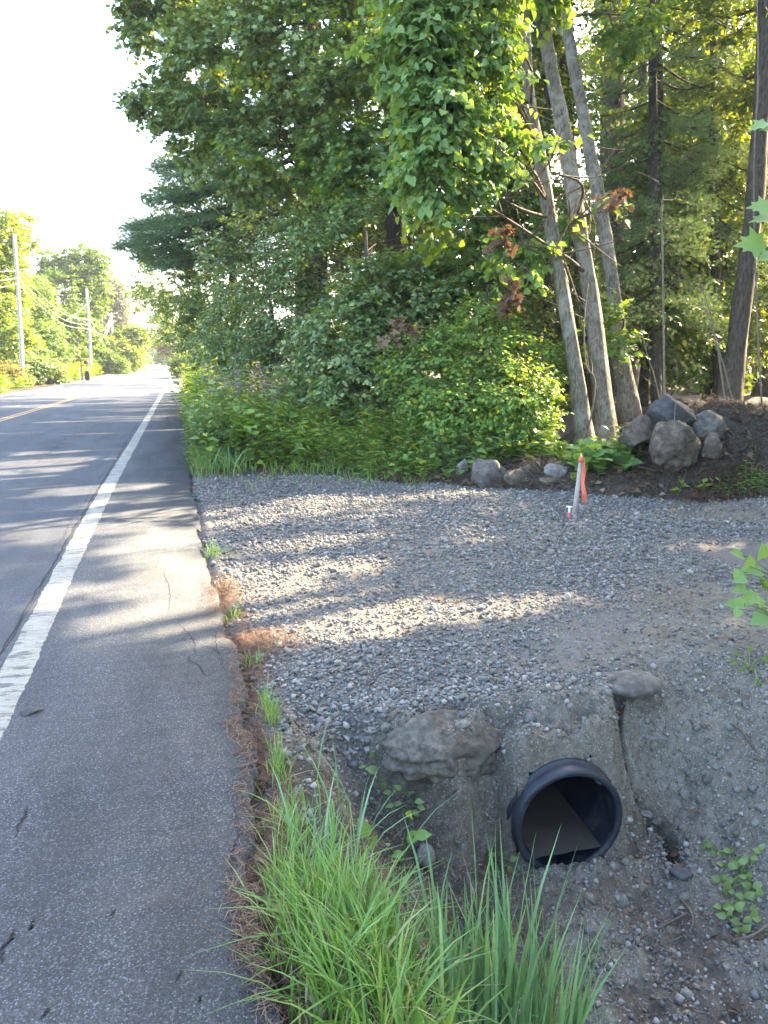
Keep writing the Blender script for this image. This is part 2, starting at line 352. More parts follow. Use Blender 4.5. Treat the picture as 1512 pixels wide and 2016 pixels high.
def plastic():
    m, t, b, o = nodes('pipe_plastic'); v = N(t, 'ShaderNodeTexCoord').outputs['Object']
    n = noise(t, v, 9, 6, .75); n2 = noise(t, v, 70, 4, .7)
    c = ramp(t, n, [(.35, (.007, .010, .016)), (.55, (.014, .018, .027)), (.75, (.06, .058, .052))])
    c = mixc(t, ramp(t, n2, [(.6, 0.), (.8, .35)]), c, (.13, .13, .125))
    t.links.new(c, b.inputs['Base Color']); t.links.new(ramp(t, n, [(.3, .38), (.7, .65)]), b.inputs['Roughness']); bump(t, n2, b, .15, .002); return m
M['plastic'] = plastic()
def watermat():
    m, t, b, o = nodes('silty_water'); b.inputs['Base Color'].default_value = (.12, .105, .085, 1); b.inputs['Roughness'].default_value = .3
    b.inputs['Specular IOR Level'].default_value = .5; b.inputs['Coat Weight'].default_value = .3
    v = coords(t); bump(t, noise(t, v, 6, 2), b, .05, .002)
    t.links.new(ramp(t, noise(t, v, 5, 4), [(.3, (.045, .04, .032)), (.7, (.075, .068, .055))]), b.inputs['Base Color']); return m
M['water'] = watermat()
def wetmat():
    m, t, b, o = nodes('wet_mud'); v = coords(t)
    t.links.new(ramp(t, noise(t, v, 18, 5), [(.3, (.02, .017, .013)), (.7, (.045, .037, .028))]), b.inputs['Base Color']); b.inputs['Roughness'].default_value = .3; b.inputs['Specular IOR Level'].default_value = .25
    bump(t, noise(t, v, 40, 4), b, .3, .004); return m
M['wet'] = wetmat()
def flat(name, col, rough=.6, tr=0):
    return leafmat(name, [(0, col), (1, col)], rough, tr, (1, 1, 1)) if tr else simple(name, col, rough, 40, .1, .1, .001)
M['orange'] = flat('ribbon_orange', (.9, .12, .07), .5, .4)
M['pink'] = flat('marker_pink', (.75, .10, .12), .5)
M['white'] = flat('cap_white', (.75, .78, .76), .5)
M['stake'] = simple('stake_wood', (.36, .33, .28), .85, 12, .25, .3, .003, .2, (8, 8, .6))
M['stake_top'] = simple('stake_fresh', (.55, .38, .16), .8, 12, .25, .3, .003, .2)
M['mail_dark'] = simple('mail_dark', (.035, .035, .04), .5, 10, .3, .1, .002)
M['mail_red'] = simple('mail_brown', (.10, .035, .025), .5, 10, .3, .1, .002)
M['post'] = simple('post_wood', (.30, .20, .10), .85, 12, .25, .3, .003)

# ------------------------------------------------------------ terrain
PL = G(480, 1180), G(1100, 1170)
AX = np.array([1.55, 2.71, -.40]); PDIR = np.array([.06, 1.0, .0]); PDIR /= np.linalg.norm(PDIR); PR = .256
def edge_x(y):
    return np.interp(y, [-6, 1.6, 2.2, 2.75, 3.2, 4.0, 4.6, 6.4, 10, 17, 55, 200], [.18, .16, .14, .18, .2, .24, .17, .1, .07, .09, .2, .3]) + .028*vnoise(xyz(np.asarray(y)*5.0, 0*np.asarray(y)), 3)+.016*vnoise(xyz(np.asarray(y)*19.0, 0*np.asarray(y)), 4)
def far_edge(x):     # far edge of the gravel pad
    return np.interp(x, [0, 1.7, 2.9, 3.9, 4.8, 6.3, 9], [10.6, 10.25, 9.4, 8.75, 8.0, 7.15, 6.4])
def height(x, y, fine=True):
    x = np.asarray(x, float); y = np.asarray(y, float)
    L = sm(.32, .92, x+.10*vnoise(xyz(x*2, y*2), 11)+.04*vnoise(xyz(x*9, y*9), 12))
    R = 1-sm(1.95, 3.1, x+.12*vnoise(xyz(x*1.7, y*1.7), 13)+.35*(y-2.4))
    yb = 2.80+.10*vnoise(xyz(x*3, y*0+5), 14)+.05*vnoise(xyz(x*9, y*3), 15) + .04*np.exp(-((x-1.18)/.16)**2) + .22*sm(1.2, .55, x) + .10*sm(1.75, 2.1, x)
    wd = .22+.28*sm(1.15, .6, x)+.5*sm(1.9, 2.5, x)
    B = 1-sm(yb-.08, yb+wd, y)
    z = -.66*L*R*B
    # slumped soil collar over the pipe
    z += .05*np.exp(-((x-1.7)**2)/.15-((y-3.12)**2)/.05)
    cap = sm(.36, .20, np.abs(x-(AX[0]+.03)))*sm(2.735, 2.83, y-.0)*sm(3.3, 3.1, y); z = np.maximum(z, z*(1-cap)+cap*(-.07+.03*vnoise(xyz(x*8, y*8), 16)))
    # fissures
    fx = 2.02+.05*np.sin(y*14)+.10*(3.2-y); z -= .22*np.exp(-((x-fx)/.028)**2)*sm(3.28, 3.15, y)*sm(2.5, 2.75, y)
    fx2 = 3.13-.25*(x-1.25)+.03*np.sin(x*22); z -= .10*np.exp(-((y-fx2)/.025)**2)*sm(.95, 1.05, x)*sm(1.62, 1.5, x)
    face = L*R*sm(0.03, .3, B)*(1-sm(.9, 1.0, B)*.6)
    fl = L*R*B
    inroad = sm(-.0, .25, x-edge_x(y)) if fine else sm(.1, .4, x)
    if fine:
        z += inroad*(.085*fbm(xyz(x*4.5, y*4.5), 21, 5)*np.clip(face*1.8, 0, 1)+(.010+.012*fl)*fbm(xyz(x*16, y*16), 22, 4)+.02*fbm(xyz(x*1.3, y*1.3), 23, 2)*(1-fl))
    # verge, mound and woods beyond the gravel
    b = y-far_edge(x)
    md = sm(2.4, 4.2, x)
    z += sm(-.05, .5, b)*md*(.22+.10*vnoise(xyz(x*1.8, y*1.8), 31)) + sm(.2, 1.3, b)*sm(4.8, 6.3, x-.45*(y-8.3))*(.62+.1*vnoise(xyz(x*.9, y*.9), 32)) - sm(1.5, 4, b)*md*.35
    z += .07*np.exp(-((x-1.60)/.16)**2-((y-2.58)/.10)**2)*(1+.5*vnoise(xyz(x*14, y*14), 17))
    z += sm(0, 1, b)*(.05*fbm(xyz(x*4, y*4), 33, 3))*inroad
    z += sm(5.5, 9, x)*sm(12, 5, y)*.5
    z -= (1-sm(-.02, .12, x-edge_x(y)))*.06
    z -= .025*(1-fl)*sm(11, 9, y)
    return z
def hit(px, py, t0=1.5, t1=60):
    d = ray(px, py); ts = np.concatenate([np.arange(t0, 8, .006), np.arange(8, t1, .03)])
    P = CAM+d*ts[:, None]; k = np.argmax(P[:, 2] < height(P[:, 0], P[:, 1])); return P[k]
def hz(x, y): return float(height(np.array([x]), np.array([y]))[0])

xs = np.concatenate([[-400, -150, -60, -30, -16, -9, -4, -1], np.arange(-.2, .05, .05), np.arange(.05, 3.2, .0125), np.arange(3.2, 8, .05), np.arange(8, 20, .5), np.arange(20, 60, 4), [80, 150, 400]])
ys = np.concatenate([[-60, -20, -8, -4, -2, -1, 0], np.arange(.5, 1.4, .1), np.arange(1.4, 3.6, .0125), np.arange(3.6, 11.5, .05), np.arange(11.5, 25, .5), np.arange(25, 60, 3), [80, 120, 200, 400, 900]])
Xg, Yg = np.meshgrid(xs, ys); Zg = height(Xg, Yg)
V = np.stack([Xg, Yg, Zg], -1).reshape(-1, 3); nx, ny = len(xs), len(ys)
i = (np.arange(ny-1)[:, None]*nx+np.arange(nx-1)[None]).ravel(); F = np.stack([i, i+1, i+nx+1, i+nx], -1)
fc = V[F].mean(1); rel = fc-AX; al = rel@PDIR; rad = np.linalg.norm(rel-al[:, None]*PDIR, axis=1)
F = F[~((rad < PR-.012) & (al > .0) & (al < 1.0))]
me = mesh('verge_ground', V, F, smooth=True)
b_ = Yg-far_edge(Xg)
Lz = sm(.3, .6, Xg); zone0 = np.clip(sm(3.35, 3.05, Yg+.15*vnoise(xyz(Xg*3, Yg*3), 41)+.35*sm(1.9, 2.6, Xg)*-1)+sm(.35, .8, vnoise(xyz(Xg*.9, Yg*.9), 42)+.9*sm(1.8, 3.2, Xg)*sm(5.5, 3.5, Yg)), 0, 1)
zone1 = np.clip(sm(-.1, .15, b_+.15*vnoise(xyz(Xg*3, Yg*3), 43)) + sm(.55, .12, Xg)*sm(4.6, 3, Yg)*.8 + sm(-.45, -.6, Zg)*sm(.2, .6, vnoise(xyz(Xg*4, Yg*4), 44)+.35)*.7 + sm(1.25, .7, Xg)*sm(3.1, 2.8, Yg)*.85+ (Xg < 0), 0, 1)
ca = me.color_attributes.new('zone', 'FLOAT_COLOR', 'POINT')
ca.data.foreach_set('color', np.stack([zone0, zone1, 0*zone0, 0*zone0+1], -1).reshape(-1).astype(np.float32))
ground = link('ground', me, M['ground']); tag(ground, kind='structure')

# ------------------------------------------------------------ road
def strip(name, ysamp, xl, xr, z, mat, kind='structure', skirt=0, parent=None):
    n = len(ysamp); k = 3 if not skirt else 4
    cols = [np.stack([xl, ysamp, z+0*ysamp], -1), np.stack([xr, ysamp, z+0*ysamp], -1)]
    if skirt: cols.append(np.stack([xr+.012, ysamp, z-skirt+0*ysamp], -1))
    V = np.stack(cols, 1).reshape(-1, 3); c = len(cols); F = []
    i = np.arange(n-1)[:, None]*c
    F = np.concatenate([np.stack([i+j, i+j+1, i+c+j+1, i+c+j], -1).reshape(-1, 4) for j in range(c-1)])
    o = link(name, mesh(name, V, F), mat, parent)
    if kind and not parent: tag(o, kind=kind)
    return o
yy = np.concatenate([np.arange(-8, 1, .5), np.arange(1, 12, .02), np.arange(12, 60, .25), np.arange(60, 240, 5)])
def left_x(y): return np.interp(y, [-10, 15, 34, 49, 60, 100, 175, 240], [-7.9, -7.7, -7.2, -6.45, -6.2, -6.0, -7.4, -8])
def right_x(y): return np.interp(y, [0, 120, 175, 240], [0, 0, -1.5, -3])
sx = -1.02+.012*vnoise(xyz(yy*3, 0*yy), 51)
lane = strip('road', yy, left_x(yy), sx+right_x(yy), .0, M['asphalt_lane'])
shoulder = strip('paved_shoulder', yy, sx+.004+right_x(yy), edge_x(yy)+right_x(yy), .0, M['asphalt_shoulder'], skirt=.06)
wob = .012*vnoise(xyz(yy*5, 0*yy), 52)+.010*vnoise(xyz(yy*23, 0*yy), 53)
wb2 = .008*vnoise(xyz(yy*7, 0*yy), 54)+.008*vnoise(xyz(yy*31, 0*yy), 55)
drift = np.interp(yy, [0, 4, 6, 10, 14, 23, 40, 55, 70], [.0, 0, -.02, -.03, 0, .06, .17, .27, .3])
el = strip('edge_line', yy, -.972+wob*.6+drift+right_x(yy), -.826+wb2*.7+drift+right_x(yy), .004, M['paint_white'], None, skirt=.003)
el.parent = shoulder
yc = np.interp(yy, [-10, 10, 21, 31, 45, 70, 120, 175, 240], [-4.75, -4.65, -4.44, -3.95, -3.75, -3.4, -3.1, -4.4, -5.5])
for s in (-.13, .03):
    o = strip('centre_line', yy, yc+s, yc+s+.10, .004, M['paint_yellow'], None); o.parent = lane
o = strip('edge_line', yy, left_x(yy)+.22, left_x(yy)+.34, .004, M['paint_white'], None); o.parent = lane

def crack(pts, w0, parent, seed, jag=.03):
    P = spline(np.array(pts, float), max(8, int(14*len(pts)))); n = len(P)
    P = P+np.stack([jag*vnoise(xyz(np.arange(n)*.9, np.zeros(n)), seed), jag*.5*vnoise(xyz(np.arange(n)*.9, np.zeros(n)), seed+1)], -1)
    T = nrm(np.gradient(P, axis=0)); Nn = np.stack([-T[:, 1], T[:, 0]], -1)
    wd = .7*w0*(np.sin(np.linspace(.08, pi-.08, n))**.6)*(.6+.6*abs(vnoise(xyz(np.arange(n)*1.7, np.zeros(n)), seed+2)))
    A = P-Nn*wd[:, None]/2; B = P+Nn*wd[:, None]/2
    V = np.stack([np.c_[A, np.full(n, .0015)], np.c_[B, np.full(n, .0015)]], 1).reshape(-1, 3)
    i = np.arange(n-1)*2; o = link('crack', mesh('crack', V, np.stack([i, i+1, i+3, i+2], -1)), M['crack'], None); o.parent = parent
def gp(*q): return [tuple(G(*k)[:2]) for k in q]
seam = [(-1.03, y) for y in (3.2, 5, 7, 9, 12, 15, 19)]
crack(seam, .03, lane, 60, .012)
crack([(-1.10, y) for y in (6.5, 8, 10, 12)], .012, lane, 61, .03)
for q, wd in (([(50, 1585), (52, 1605), (36, 1625), (34, 1648)], .012), ([(28, 1830), (22, 1850), (5, 1870), (0, 1905)], .016), ([(68, 1805), (62, 1825), (58, 1830)], .01),
              ([(470, 1640), (458, 1680), (452, 1720)], .014), ([(375, 1290), (372, 1300), (390, 1310), (405, 1330), (420, 1325)], .009), ([(350, 1225), (380, 1260), (385, 1290)], .007),
              ([(400, 1270), (430, 1285), (440, 1310)], .008), ([(100, 1980), (80, 2010)], .007), ([(225, 1790), (220, 1808)], .007), ([(398, 1960), (392, 1975)], .008), ([(320, 1120), (335, 1165), (330, 1210)], .006),
              ([(455, 1565), (470, 1640)], .006), ([(360, 1910), (345, 1935)], .006), ([(430, 1230), (425, 1270), (445, 1330)], .006)):
    crack(gp(*q), wd, shoulder, int(q[0][0]), .008)
crack([(-2.2, y) for y in (12, 14, 16, 19, 23, 28)], .03, lane, 63, .12)
crack([(-1.6, y) for y in (17, 19, 22, 26)], .02, lane, 64, .1)
crack([(-1.25, 18), (-.9, 18.3), (-.4, 18.1), (.0, 18.3)], .03, shoulder, 65, .05)
crack([(-.7, 11.2), (-.4, 11.3), (.02, 11.1)], .014, shoulder, 66, .03)

# ------------------------------------------------------------ culvert
pipe = thing('culvert_pipe', 'black corrugated plastic drain pipe sticking out of the soil bank', 'drain pipe', AX)
def lathe(prof, seg=64, inward=False):
    ref = np.array([0, 0, 1.0]); X = nrm(np.cross(PDIR, ref)); Y = np.cross(X, PDIR)
    a = np.arange(seg)/seg*2*pi; prof = np.array(prof)
    V = (AX+PDIR*prof[:, :1])[:, None]+(X*np.cos(a)[:, None]+Y*np.sin(a)[:, None])[None]*prof[:, 1][:, None, None]
    n = len(prof); i = np.arange(n-1)[:, None]*seg; j = np.arange(seg)[None]
    return V.reshape(-1, 3), np.stack([i+j, i+(j+1) % seg, i+seg+(j+1) % seg, i+seg+j], -1).reshape(-1, 4)
V, F = lathe([(2.6, .215), (.02, .219), (.004, .222), (0, .228), (0, .245), (.006, .251), (.05, .253)])
link('pipe_wall', mesh('pipe_wall', V, F, True), M['plastic'], pipe)
prof = [(.05, .253)]
for k in range(8):
    s = .055+k*.066
    prof += [(s, .236), (s+.014, .236), (s+.02, .255), (s+.026, .260), (s+.05, .260), (s+.056, .255), (s+.064, .236)]
V, F = lathe(prof); link('corrugation', mesh('corrugation', V, F, True), M['plastic'], pipe)
wz = AX[2]-.142
mb = MB()
hw = .163
pts = np.array([[AX[0]+PDIR[0]*l+s*hw*k, AX[1]+PDIR[1]*l, wz] for l in (.06, 2.5) for k, s in ((1, -1), (1, 1))])
fr = np.array([[AX[0]+s*hw, AX[1]+.003+.003*sin(s*7), wz] for s in np.linspace(1, -1, 16)])
mb.V.append(np.vstack([pts[[2, 3]], fr])); mb.n = 18; mb.F3.append(np.array([[0, 1, 2]]+[[0, k, k+1] for k in range(2, 17)])); o = mb.build('silty_water', M['water']); tag(o, 'cloudy brown water lying inside the black drain pipe', 'water')


# ------------------------------------------------------------ rocks
_ico = {}
def ico(sub):
    if sub not in _ico:
        import bmesh
        bm = bmesh.new(); bmesh.ops.create_icosphere(bm, subdivisions=sub, radius=1)
        bm.verts.ensure_lookup_table(); _ico[sub] = (np.array([v.co[:] for v in bm.verts]), np.array([[v.index for v in f.verts] for f in bm.faces])); bm.free()
    return _ico[sub]
def rockmesh(seed, dims, sub=4, rough=.22, cuts=9, cutd=.6, fine=.035):
    V, F = ico(sub); V = V.copy(); r = np.random.default_rng(seed)
    V *= (1+rough*fbm(V*1.3+seed, seed, 3))[:, None]
    for k in range(cuts):
        d = nrm(r.normal(size=3)); lim = cutd+.22*r.random(); s = V@d; ex = np.maximum(s-lim, 0); V -= d*(ex*.96)[:, None]
    V *= (1+fine*1.6*fbm(V*5, seed+5, 4))[:, None]
    return V*np.array(dims)/2, F
def rock(name, label, cat, pos, dims, mat, seed, rot=(0, 0, 0), group=None, **k):
    V, F = rockmesh(seed, dims, **k); o = link(name, mesh(name, V, F, True), M[mat], None, [float(v) for v in pos]); o.rotation_euler = rot
    return tag(o, label, cat, group)
def onimg(px, py, t): return D(px, py, t)
def wpx(px, t): return px*t/FPX
B = 'boulders along the soil mound'
P = hit(880, 1490); P = P+np.array([.02, .13, -.015])
rock('boulder', 'large soil-covered boulder in the bank just left of the drain pipe', 'boulder', P, (.56, .38, .26), 'rock_soil', 19, (.3, .08, -.1), cuts=5, rough=.2, sub=5, fine=.07, cutd=.75)
P = hit(1240, 1352)
rock('flat_rock', 'flat grey stone slab lying on the bank above the drain pipe', 'rock', P+np.array([0, 0, .02]), (.36, .26, .10), 'rock_grey', 12, (.05, .05, .2), cuts=4, cutd=.8, rough=.12)
rock('boulder', 'pale rounded boulder below the pointed dark one, streaked with white', 'boulder', onimg(1328, 872, 9.0), (wpx(102, 9.3), .45, wpx(96, 9.3)), 'rock_brown', 13, (0, .15, 0), B, cuts=7, rough=.18, cutd=.7, sub=5, fine=.045)
rock('boulder', 'pointed dark grey boulder topmost of the pile at the wood edge', 'boulder', onimg(1322, 816, 9.3), (wpx(88, 9.8), .45, wpx(84, 9.8)), 'rock_dark', 14, (0, .1, 0), B, rough=.2)
rock('boulder', 'low tilted boulder behind left of the pale rounded one', 'boulder', onimg(1276, 842, 9.6), (wpx(110, 9.9), .45, wpx(56, 9.9)), 'rock_brown', 15, (0, -.45, 0), B, rough=.2)
rock('boulder', 'wide flat-topped grey boulder right of the pointed dark one', 'boulder', onimg(1396, 842, 9.5), (wpx(125, 9.9), .5, wpx(72, 9.9)), 'rock_grey', 16, (0, .12, .2), B, rough=.14, cutd=.65)
rock('boulder', 'small upright stone wedged right of the pale rounded boulder', 'rock', onimg(1401, 882, 8.9), (wpx(40, 9.1), .25, wpx(64, 9.1)), 'rock_brown', 17, (0, .1, 0), B)
for px, py, wx, hx, m_, lb, rt in ((908, 928, 26, 34, 'rock_pale', 'small upright egg-shaped stone leftmost in the row along the gravel', .2), (962, 938, 66, 50, 'rock_grey', 'blue-grey blocky boulder half buried at the gravel edge', .0),
                              (1022, 945, 50, 34, 'rock_brown', 'brown soil-crusted boulder between the blocky one and the white one', .1), (1042, 930, 26, 26, 'rock_brown', 'small brown stone perched beside the white-topped boulder', .3),
                              (1094, 930, 48, 30, 'rock_pale', 'white-topped rounded boulder left of the survey stake', .15), (1092, 950, 52, 22, 'rock_brown', 'flat brown stone under the white-topped boulder', 0),
                              (1305, 948, 26, 14, 'rock_grey', 'thin grey stone at the gravel edge below the pale rounded boulder', -.4)):
    t = float(np.linalg.norm((hit(px, py+hx*.5)-CAM)))*.97
    P = hit(px, min(py+hx*.55, 960)); t = (P-CAM)@cf
    rock('boulder', lb, 'rock', onimg(px, py, t+.1), (wpx(wx, t)*1.3, wpx(wx, t)*.9, wpx(hx, t)*1.45), m_, int(px), (0, rt, 0), B, sub=4, cuts=9)
for px, py, wx, hx, m_, lb in ((838, 1680, 40, 46, 'rock_pale', 'round grey-white stone in the ditch left of the drain pipe'), (1227, 1773, 24, 30, 'rock_pale', 'small bright white stone in the ditch in front of the pipe'),
                              (907, 1832, 24, 36, 'rock_dark', 'smooth dark stone half hidden in the tall grass'), (1340, 1717, 48, 18, 'rock_dark', 'flat dark slab low on the right bank beside the pipe'),
                              (1347, 1562, 20, 22, 'rock_pale', 'pale wedge-shaped stone on the dirt slope right of the pipe'), (1271, 1600, 26, 16, 'rock_pale', 'oval whitish stone touching the right of the pipe'),
                              (1294, 1614, 26, 18, 'rock_grey', 'bluish stone next to the oval whitish one by the pipe'), (1392, 1530, 24, 20, 'rock_grey', 'round grey stone on the dirt slope upper right'),
                              (1409, 1508, 16, 12, 'rock_pale', 'small pale pebble above the round grey stone on the slope'), (1500, 1590, 26, 14, 'rock_pale', 'white stone at the right edge of the photo on the slope'),
                              (1488, 1620, 20, 18, 'rock_pale', 'jagged white stone just below the one at the right edge'), (1450, 1640, 22, 16, 'rock_grey', 'grey stone near the vine on the right bank'),
                              (1350, 1955, 30, 20, 'rock_pale', 'pale stone in a sunlit spot at the bottom of the ditch'), (1450, 1822, 26, 18, 'rock_pale', 'angular grey-white stone under the vine leaves'),
                              (760, 1430, 26, 18, 'rock_pale', 'cream stone on the soil left of the soil-covered boulder'), (712, 1450, 18, 12, 'rock_pale', 'small bluish-white stone below the cream one'),
                              (640, 1505, 18, 10, 'rock_pale', 'small white stone under the dark edge stones'), (912, 1424, 30, 16, 'rock_pale', 'knobbly pale stone at the crevice above the boulder'),
                              (1222, 1762, 14, 10, 'rock_grey', 'tiny grey stone touching the bright white one'), (1430, 1900, 18, 8, 'rock_pale', 'flat oval pebble on the wet ditch floor')):
    P = hit(px, py+hx*.3); t = (P-CAM)@cf
    rock('stone', lb, 'stone', P+np.array([0, 0, wpx(hx, t)*.2]), (wpx(wx, t)*1.05, wpx(wx, t)*.85, wpx(hx, t)*1.1), m_, int(px), (0, .1, px*.1), 'loose stones in and around the ditch', sub=3, cuts=8, rough=.15)

# ------------------------------------------------------------ gravel
stones = []
for k in range(10):
    V, F = ico(1) if False else rockmesh(300+k, (1.2, .9+.2*random.random(), .5+.3*random.random()), sub=1, rough=.3, cuts=9, cutd=.35, fine=0)
    stones.append((V, F))
OCT = (np.array([[1, 0, 0], [-1, .1, 0], [0, 1, .1], [.1, -1, 0], [.2, .2, .8], [0, 0, -.7]])*.5, np.array([[0, 2, 4], [2, 1, 4], [1, 3, 4], [3, 0, 4], [2, 0, 5], [1, 2, 5], [3, 1, 5], [0, 3, 5]]))
def tiltrot(n, tilt=.5):
    a = rng.uniform(0, 2*pi, n); z = nrm(np.stack([rng.normal(0, tilt, n), rng.normal(0, tilt, n), np.ones(n)], -1)); y = np.stack([np.cos(a), np.sin(a), np.zeros(n)], -1)
    return frames(y-z*np.sum(y*z, -1, keepdims=True), z)
def gsample(n, x0, x1, y0, y1, dens):
    x = rng.uniform(x0, x1, n); y = rng.uniform(y0, y1, n); k = rng.random(n) < dens(x, y); return x[k], y[k]
def gdens(x, y):
    d = np.maximum(sm(.0, .12, x-edge_x(y)-.03+.12*vnoise(xyz(y*3, y*0), 71)), .04*sm(-.1, .05, x-edge_x(y)))*(1-sm(-.15, .12, y-far_edge(x)+.1*vnoise(xyz(x*4, y*0), 72)))
    d = d*sm(3.0, 3.22, y+.18*vnoise(xyz(x*3, y*3), 73)-.12*sm(.8, .4, x)*0+.0)
    soil = sm(.0, .5, vnoise(xyz(x*.9, y*.9), 42)*.5+1.1*sm(1.7, 2.6, x)*sm(4.7, 3.6, y)); d = d*(1-.8*soil)
    d = d*(.45+.55*sm(-.25, .25, fbm(xyz(x*.9, y*1.6), 46, 3)+.12))
    rgt = sm(1.9, 2.6, x/np.maximum(y, .1)*3.2-0); return d*(1-.45*sm(3, 3.6, x)*sm(6.2, 4.8, y))
mb = MB()
x, y = gsample(44000, .1, 4.2, 2.9, 5.6, gdens)
s = rng.lognormal(-4.25, .42, len(x))*1.05; z = height(x, y)
for k in range(10):
    q = np.arange(k, len(x), 10); mb.add(*scatter(*stones[k], np.stack([x[q], y[q], z[q]+s[q]*.25], -1), tiltrot(len(q), .45), s[q]*1.25))
x, y = gsample(62000, .05, 7.5, 5.6, 11, gdens); s = rng.lognormal(-4.1, .36, len(x))*1.05; z = height(x, y)
mb.add(*scatter(*OCT, np.stack([x, y, z+s*.25], -1), tiltrot(len(x), .5), s*1.4))
gm = mb.build('gravel', M['gravel']); tag(gm, 'blue-grey crushed stone spread over the driveway apron', 'gravel', kind='stuff')
# small grit on slopes
mb = MB()
x, y = gsample(26000, .3, 3.6, 1.6, 3.4, lambda x, y: .35+.65*sm(-.1, .6, vnoise(xyz(x*3, y*3), 74)))
rel = np.stack([x, y, height(x, y)], -1)-AX; al = rel@PDIR; rad = np.linalg.norm(rel-al[:, None]*PDIR, axis=1); k_ = ~((rad < PR+.005) & (al > -.02)); x = x[k_]; y = y[k_]
s = rng.lognormal(-4.85, .5, len(x)); z = height(x, y)
mb.add(*scatter(*OCT, np.stack([x, y, z+s*.2], -1), tiltrot(len(x), .6), s*1.5))
o = mb.build('loose_grit', M['gravel']); tag(o, 'small stones and grit strewn over the ditch and soil bank', 'grit', kind='stuff')
mb = MB(); x, y = gsample(5200, .45, 3.4, 2.0, 3.35, lambda x, y: .25+.75*sm(-.1, .5, vnoise(xyz(x*5, y*5), 75)))
rel = np.stack([x, y, height(x, y)], -1)-AX; al = rel@PDIR; rad = np.linalg.norm(rel-al[:, None]*PDIR, axis=1); k_ = ~((rad < PR+.02) & (al > -.05)); x = x[k_]; y = y[k_]
s = rng.lognormal(-3.75, .5, len(x)); z = height(x, y)
for k in range(10):
    q = np.arange(k, len(x), 10); mb.add(*scatter(*stones[k], np.stack([x[q], y[q], z[q]-s[q]*.05], -1), randrot(len(q)), s[q]))
o = mb.build('soil_clods', simple('soil_clod', (.14, .128, .10), .95, 60, .5, .7, .006, .15)); tag(o, 'crumbly clods of soil on the bank around the pipe', 'soil clods', kind='stuff')
# the largest stones, one by one, under the gravel
smesh = [mesh('stone', V, F) for V, F in stones] + [mesh('stone', *rockmesh(400+k, (1.3, .85, .55), sub=2, cuts=12, cutd=.3, rough=.3, fine=0)) for k in range(6)]
for m_ in smesh: m_.materials.append(M['gravel'])
cnt = 0
while cnt < 290:
    px = rng.uniform(540, 1240); py = rng.uniform(1275, 1500)
    if cnt < 110: px = rng.uniform(560, 760); py = rng.uniform(1370, 1490)
    elif py > 1400 and px > 720: continue
    P = hit(px, py)
    if P[2] < -.5: continue
    s = rng.uniform(.022, .042) if py < 1390 else rng.uniform(.03, .062)
    o = bpy.data.objects.new('stone', smesh[6+int(rng.integers(0, 10))]); COL.objects.link(o); o.parent = gm
    o.location = (P[0], P[1], P[2]+s*.22); o.scale = (s, s, s); o.rotation_euler = (rng.normal(0, .35), rng.normal(0, .35), rng.uniform(0, 6.28)); cnt += 1

# ------------------------------------------------------------ foliage builders
LIT = []   # patches of ground (x, y, rx, ry) that the sun reaches through gaps cut in the crowns to make dapples
def lit(px, py, wx, hy):
    P = G(px, py); a = G(px, py-hy); b = G(px, py+hy); c = G(px+wx, py)
    LIT.append((P[0], P[1], abs(c[0]-P[0]), max(.05, abs(a[1]-b[1])/2)))
for q in ((330, 1150, 110, 50), (270, 1085, 100, 20), (560, 1140, 110, 25), (640, 1235, 190, 30), (880, 1205, 140, 20), (1140, 1180, 60, 10), (600, 1066, 120, 8), (60, 915, 90, 22), (70, 1050, 90, 16), (90, 1180, 60, 20),
          (1350, 1065, 70, 6), (1440, 1220, 60, 12), (140, 1275, 80, 18), (300, 1215, 120, 18), (1420, 1345, 50, 12), (1250, 1930, 40, 12), (1180, 1960, 40, 20)): lit(*q)
for q in ((260, 1235, 190, 26), (450, 1262, 160, 16), (230, 1010, 120, 8), (300, 1050, 90, 10), (170, 960, 150, 6), (460, 1025, 80, 5)): lit(*q)
for q in ((560, 1180, 130, 26), (760, 1190, 150, 22), (1000, 1190, 120, 18), (680, 1110, 120, 10)): lit(*q)
for k in range(70):
    y_ = rng.uniform(9, 53); LIT.append((rng.uniform(-7, .5), y_, rng.uniform(.6, 2.4), rng.uniform(.04, .13)*(1+y_/25)))
LIT = np.array(LIT)
def ground_proj(P):
    k = P[:, 2]/sun_dir[2]; return P[:, :2]-sun_dir[:2]*k[:, None]
def in_lit(P):
    g = ground_proj(P); r = np.zeros(len(P), bool)
    wv = .25*vnoise(xyz(g[:, 0]*3, g[:, 1]*3), 81)
    for x, y, a, b in LIT:
        r |= (((g[:, 0]-x)/(a*1.15))**2+((g[:, 1]-y)/(b*1.5))**2+wv) < 1
    return r

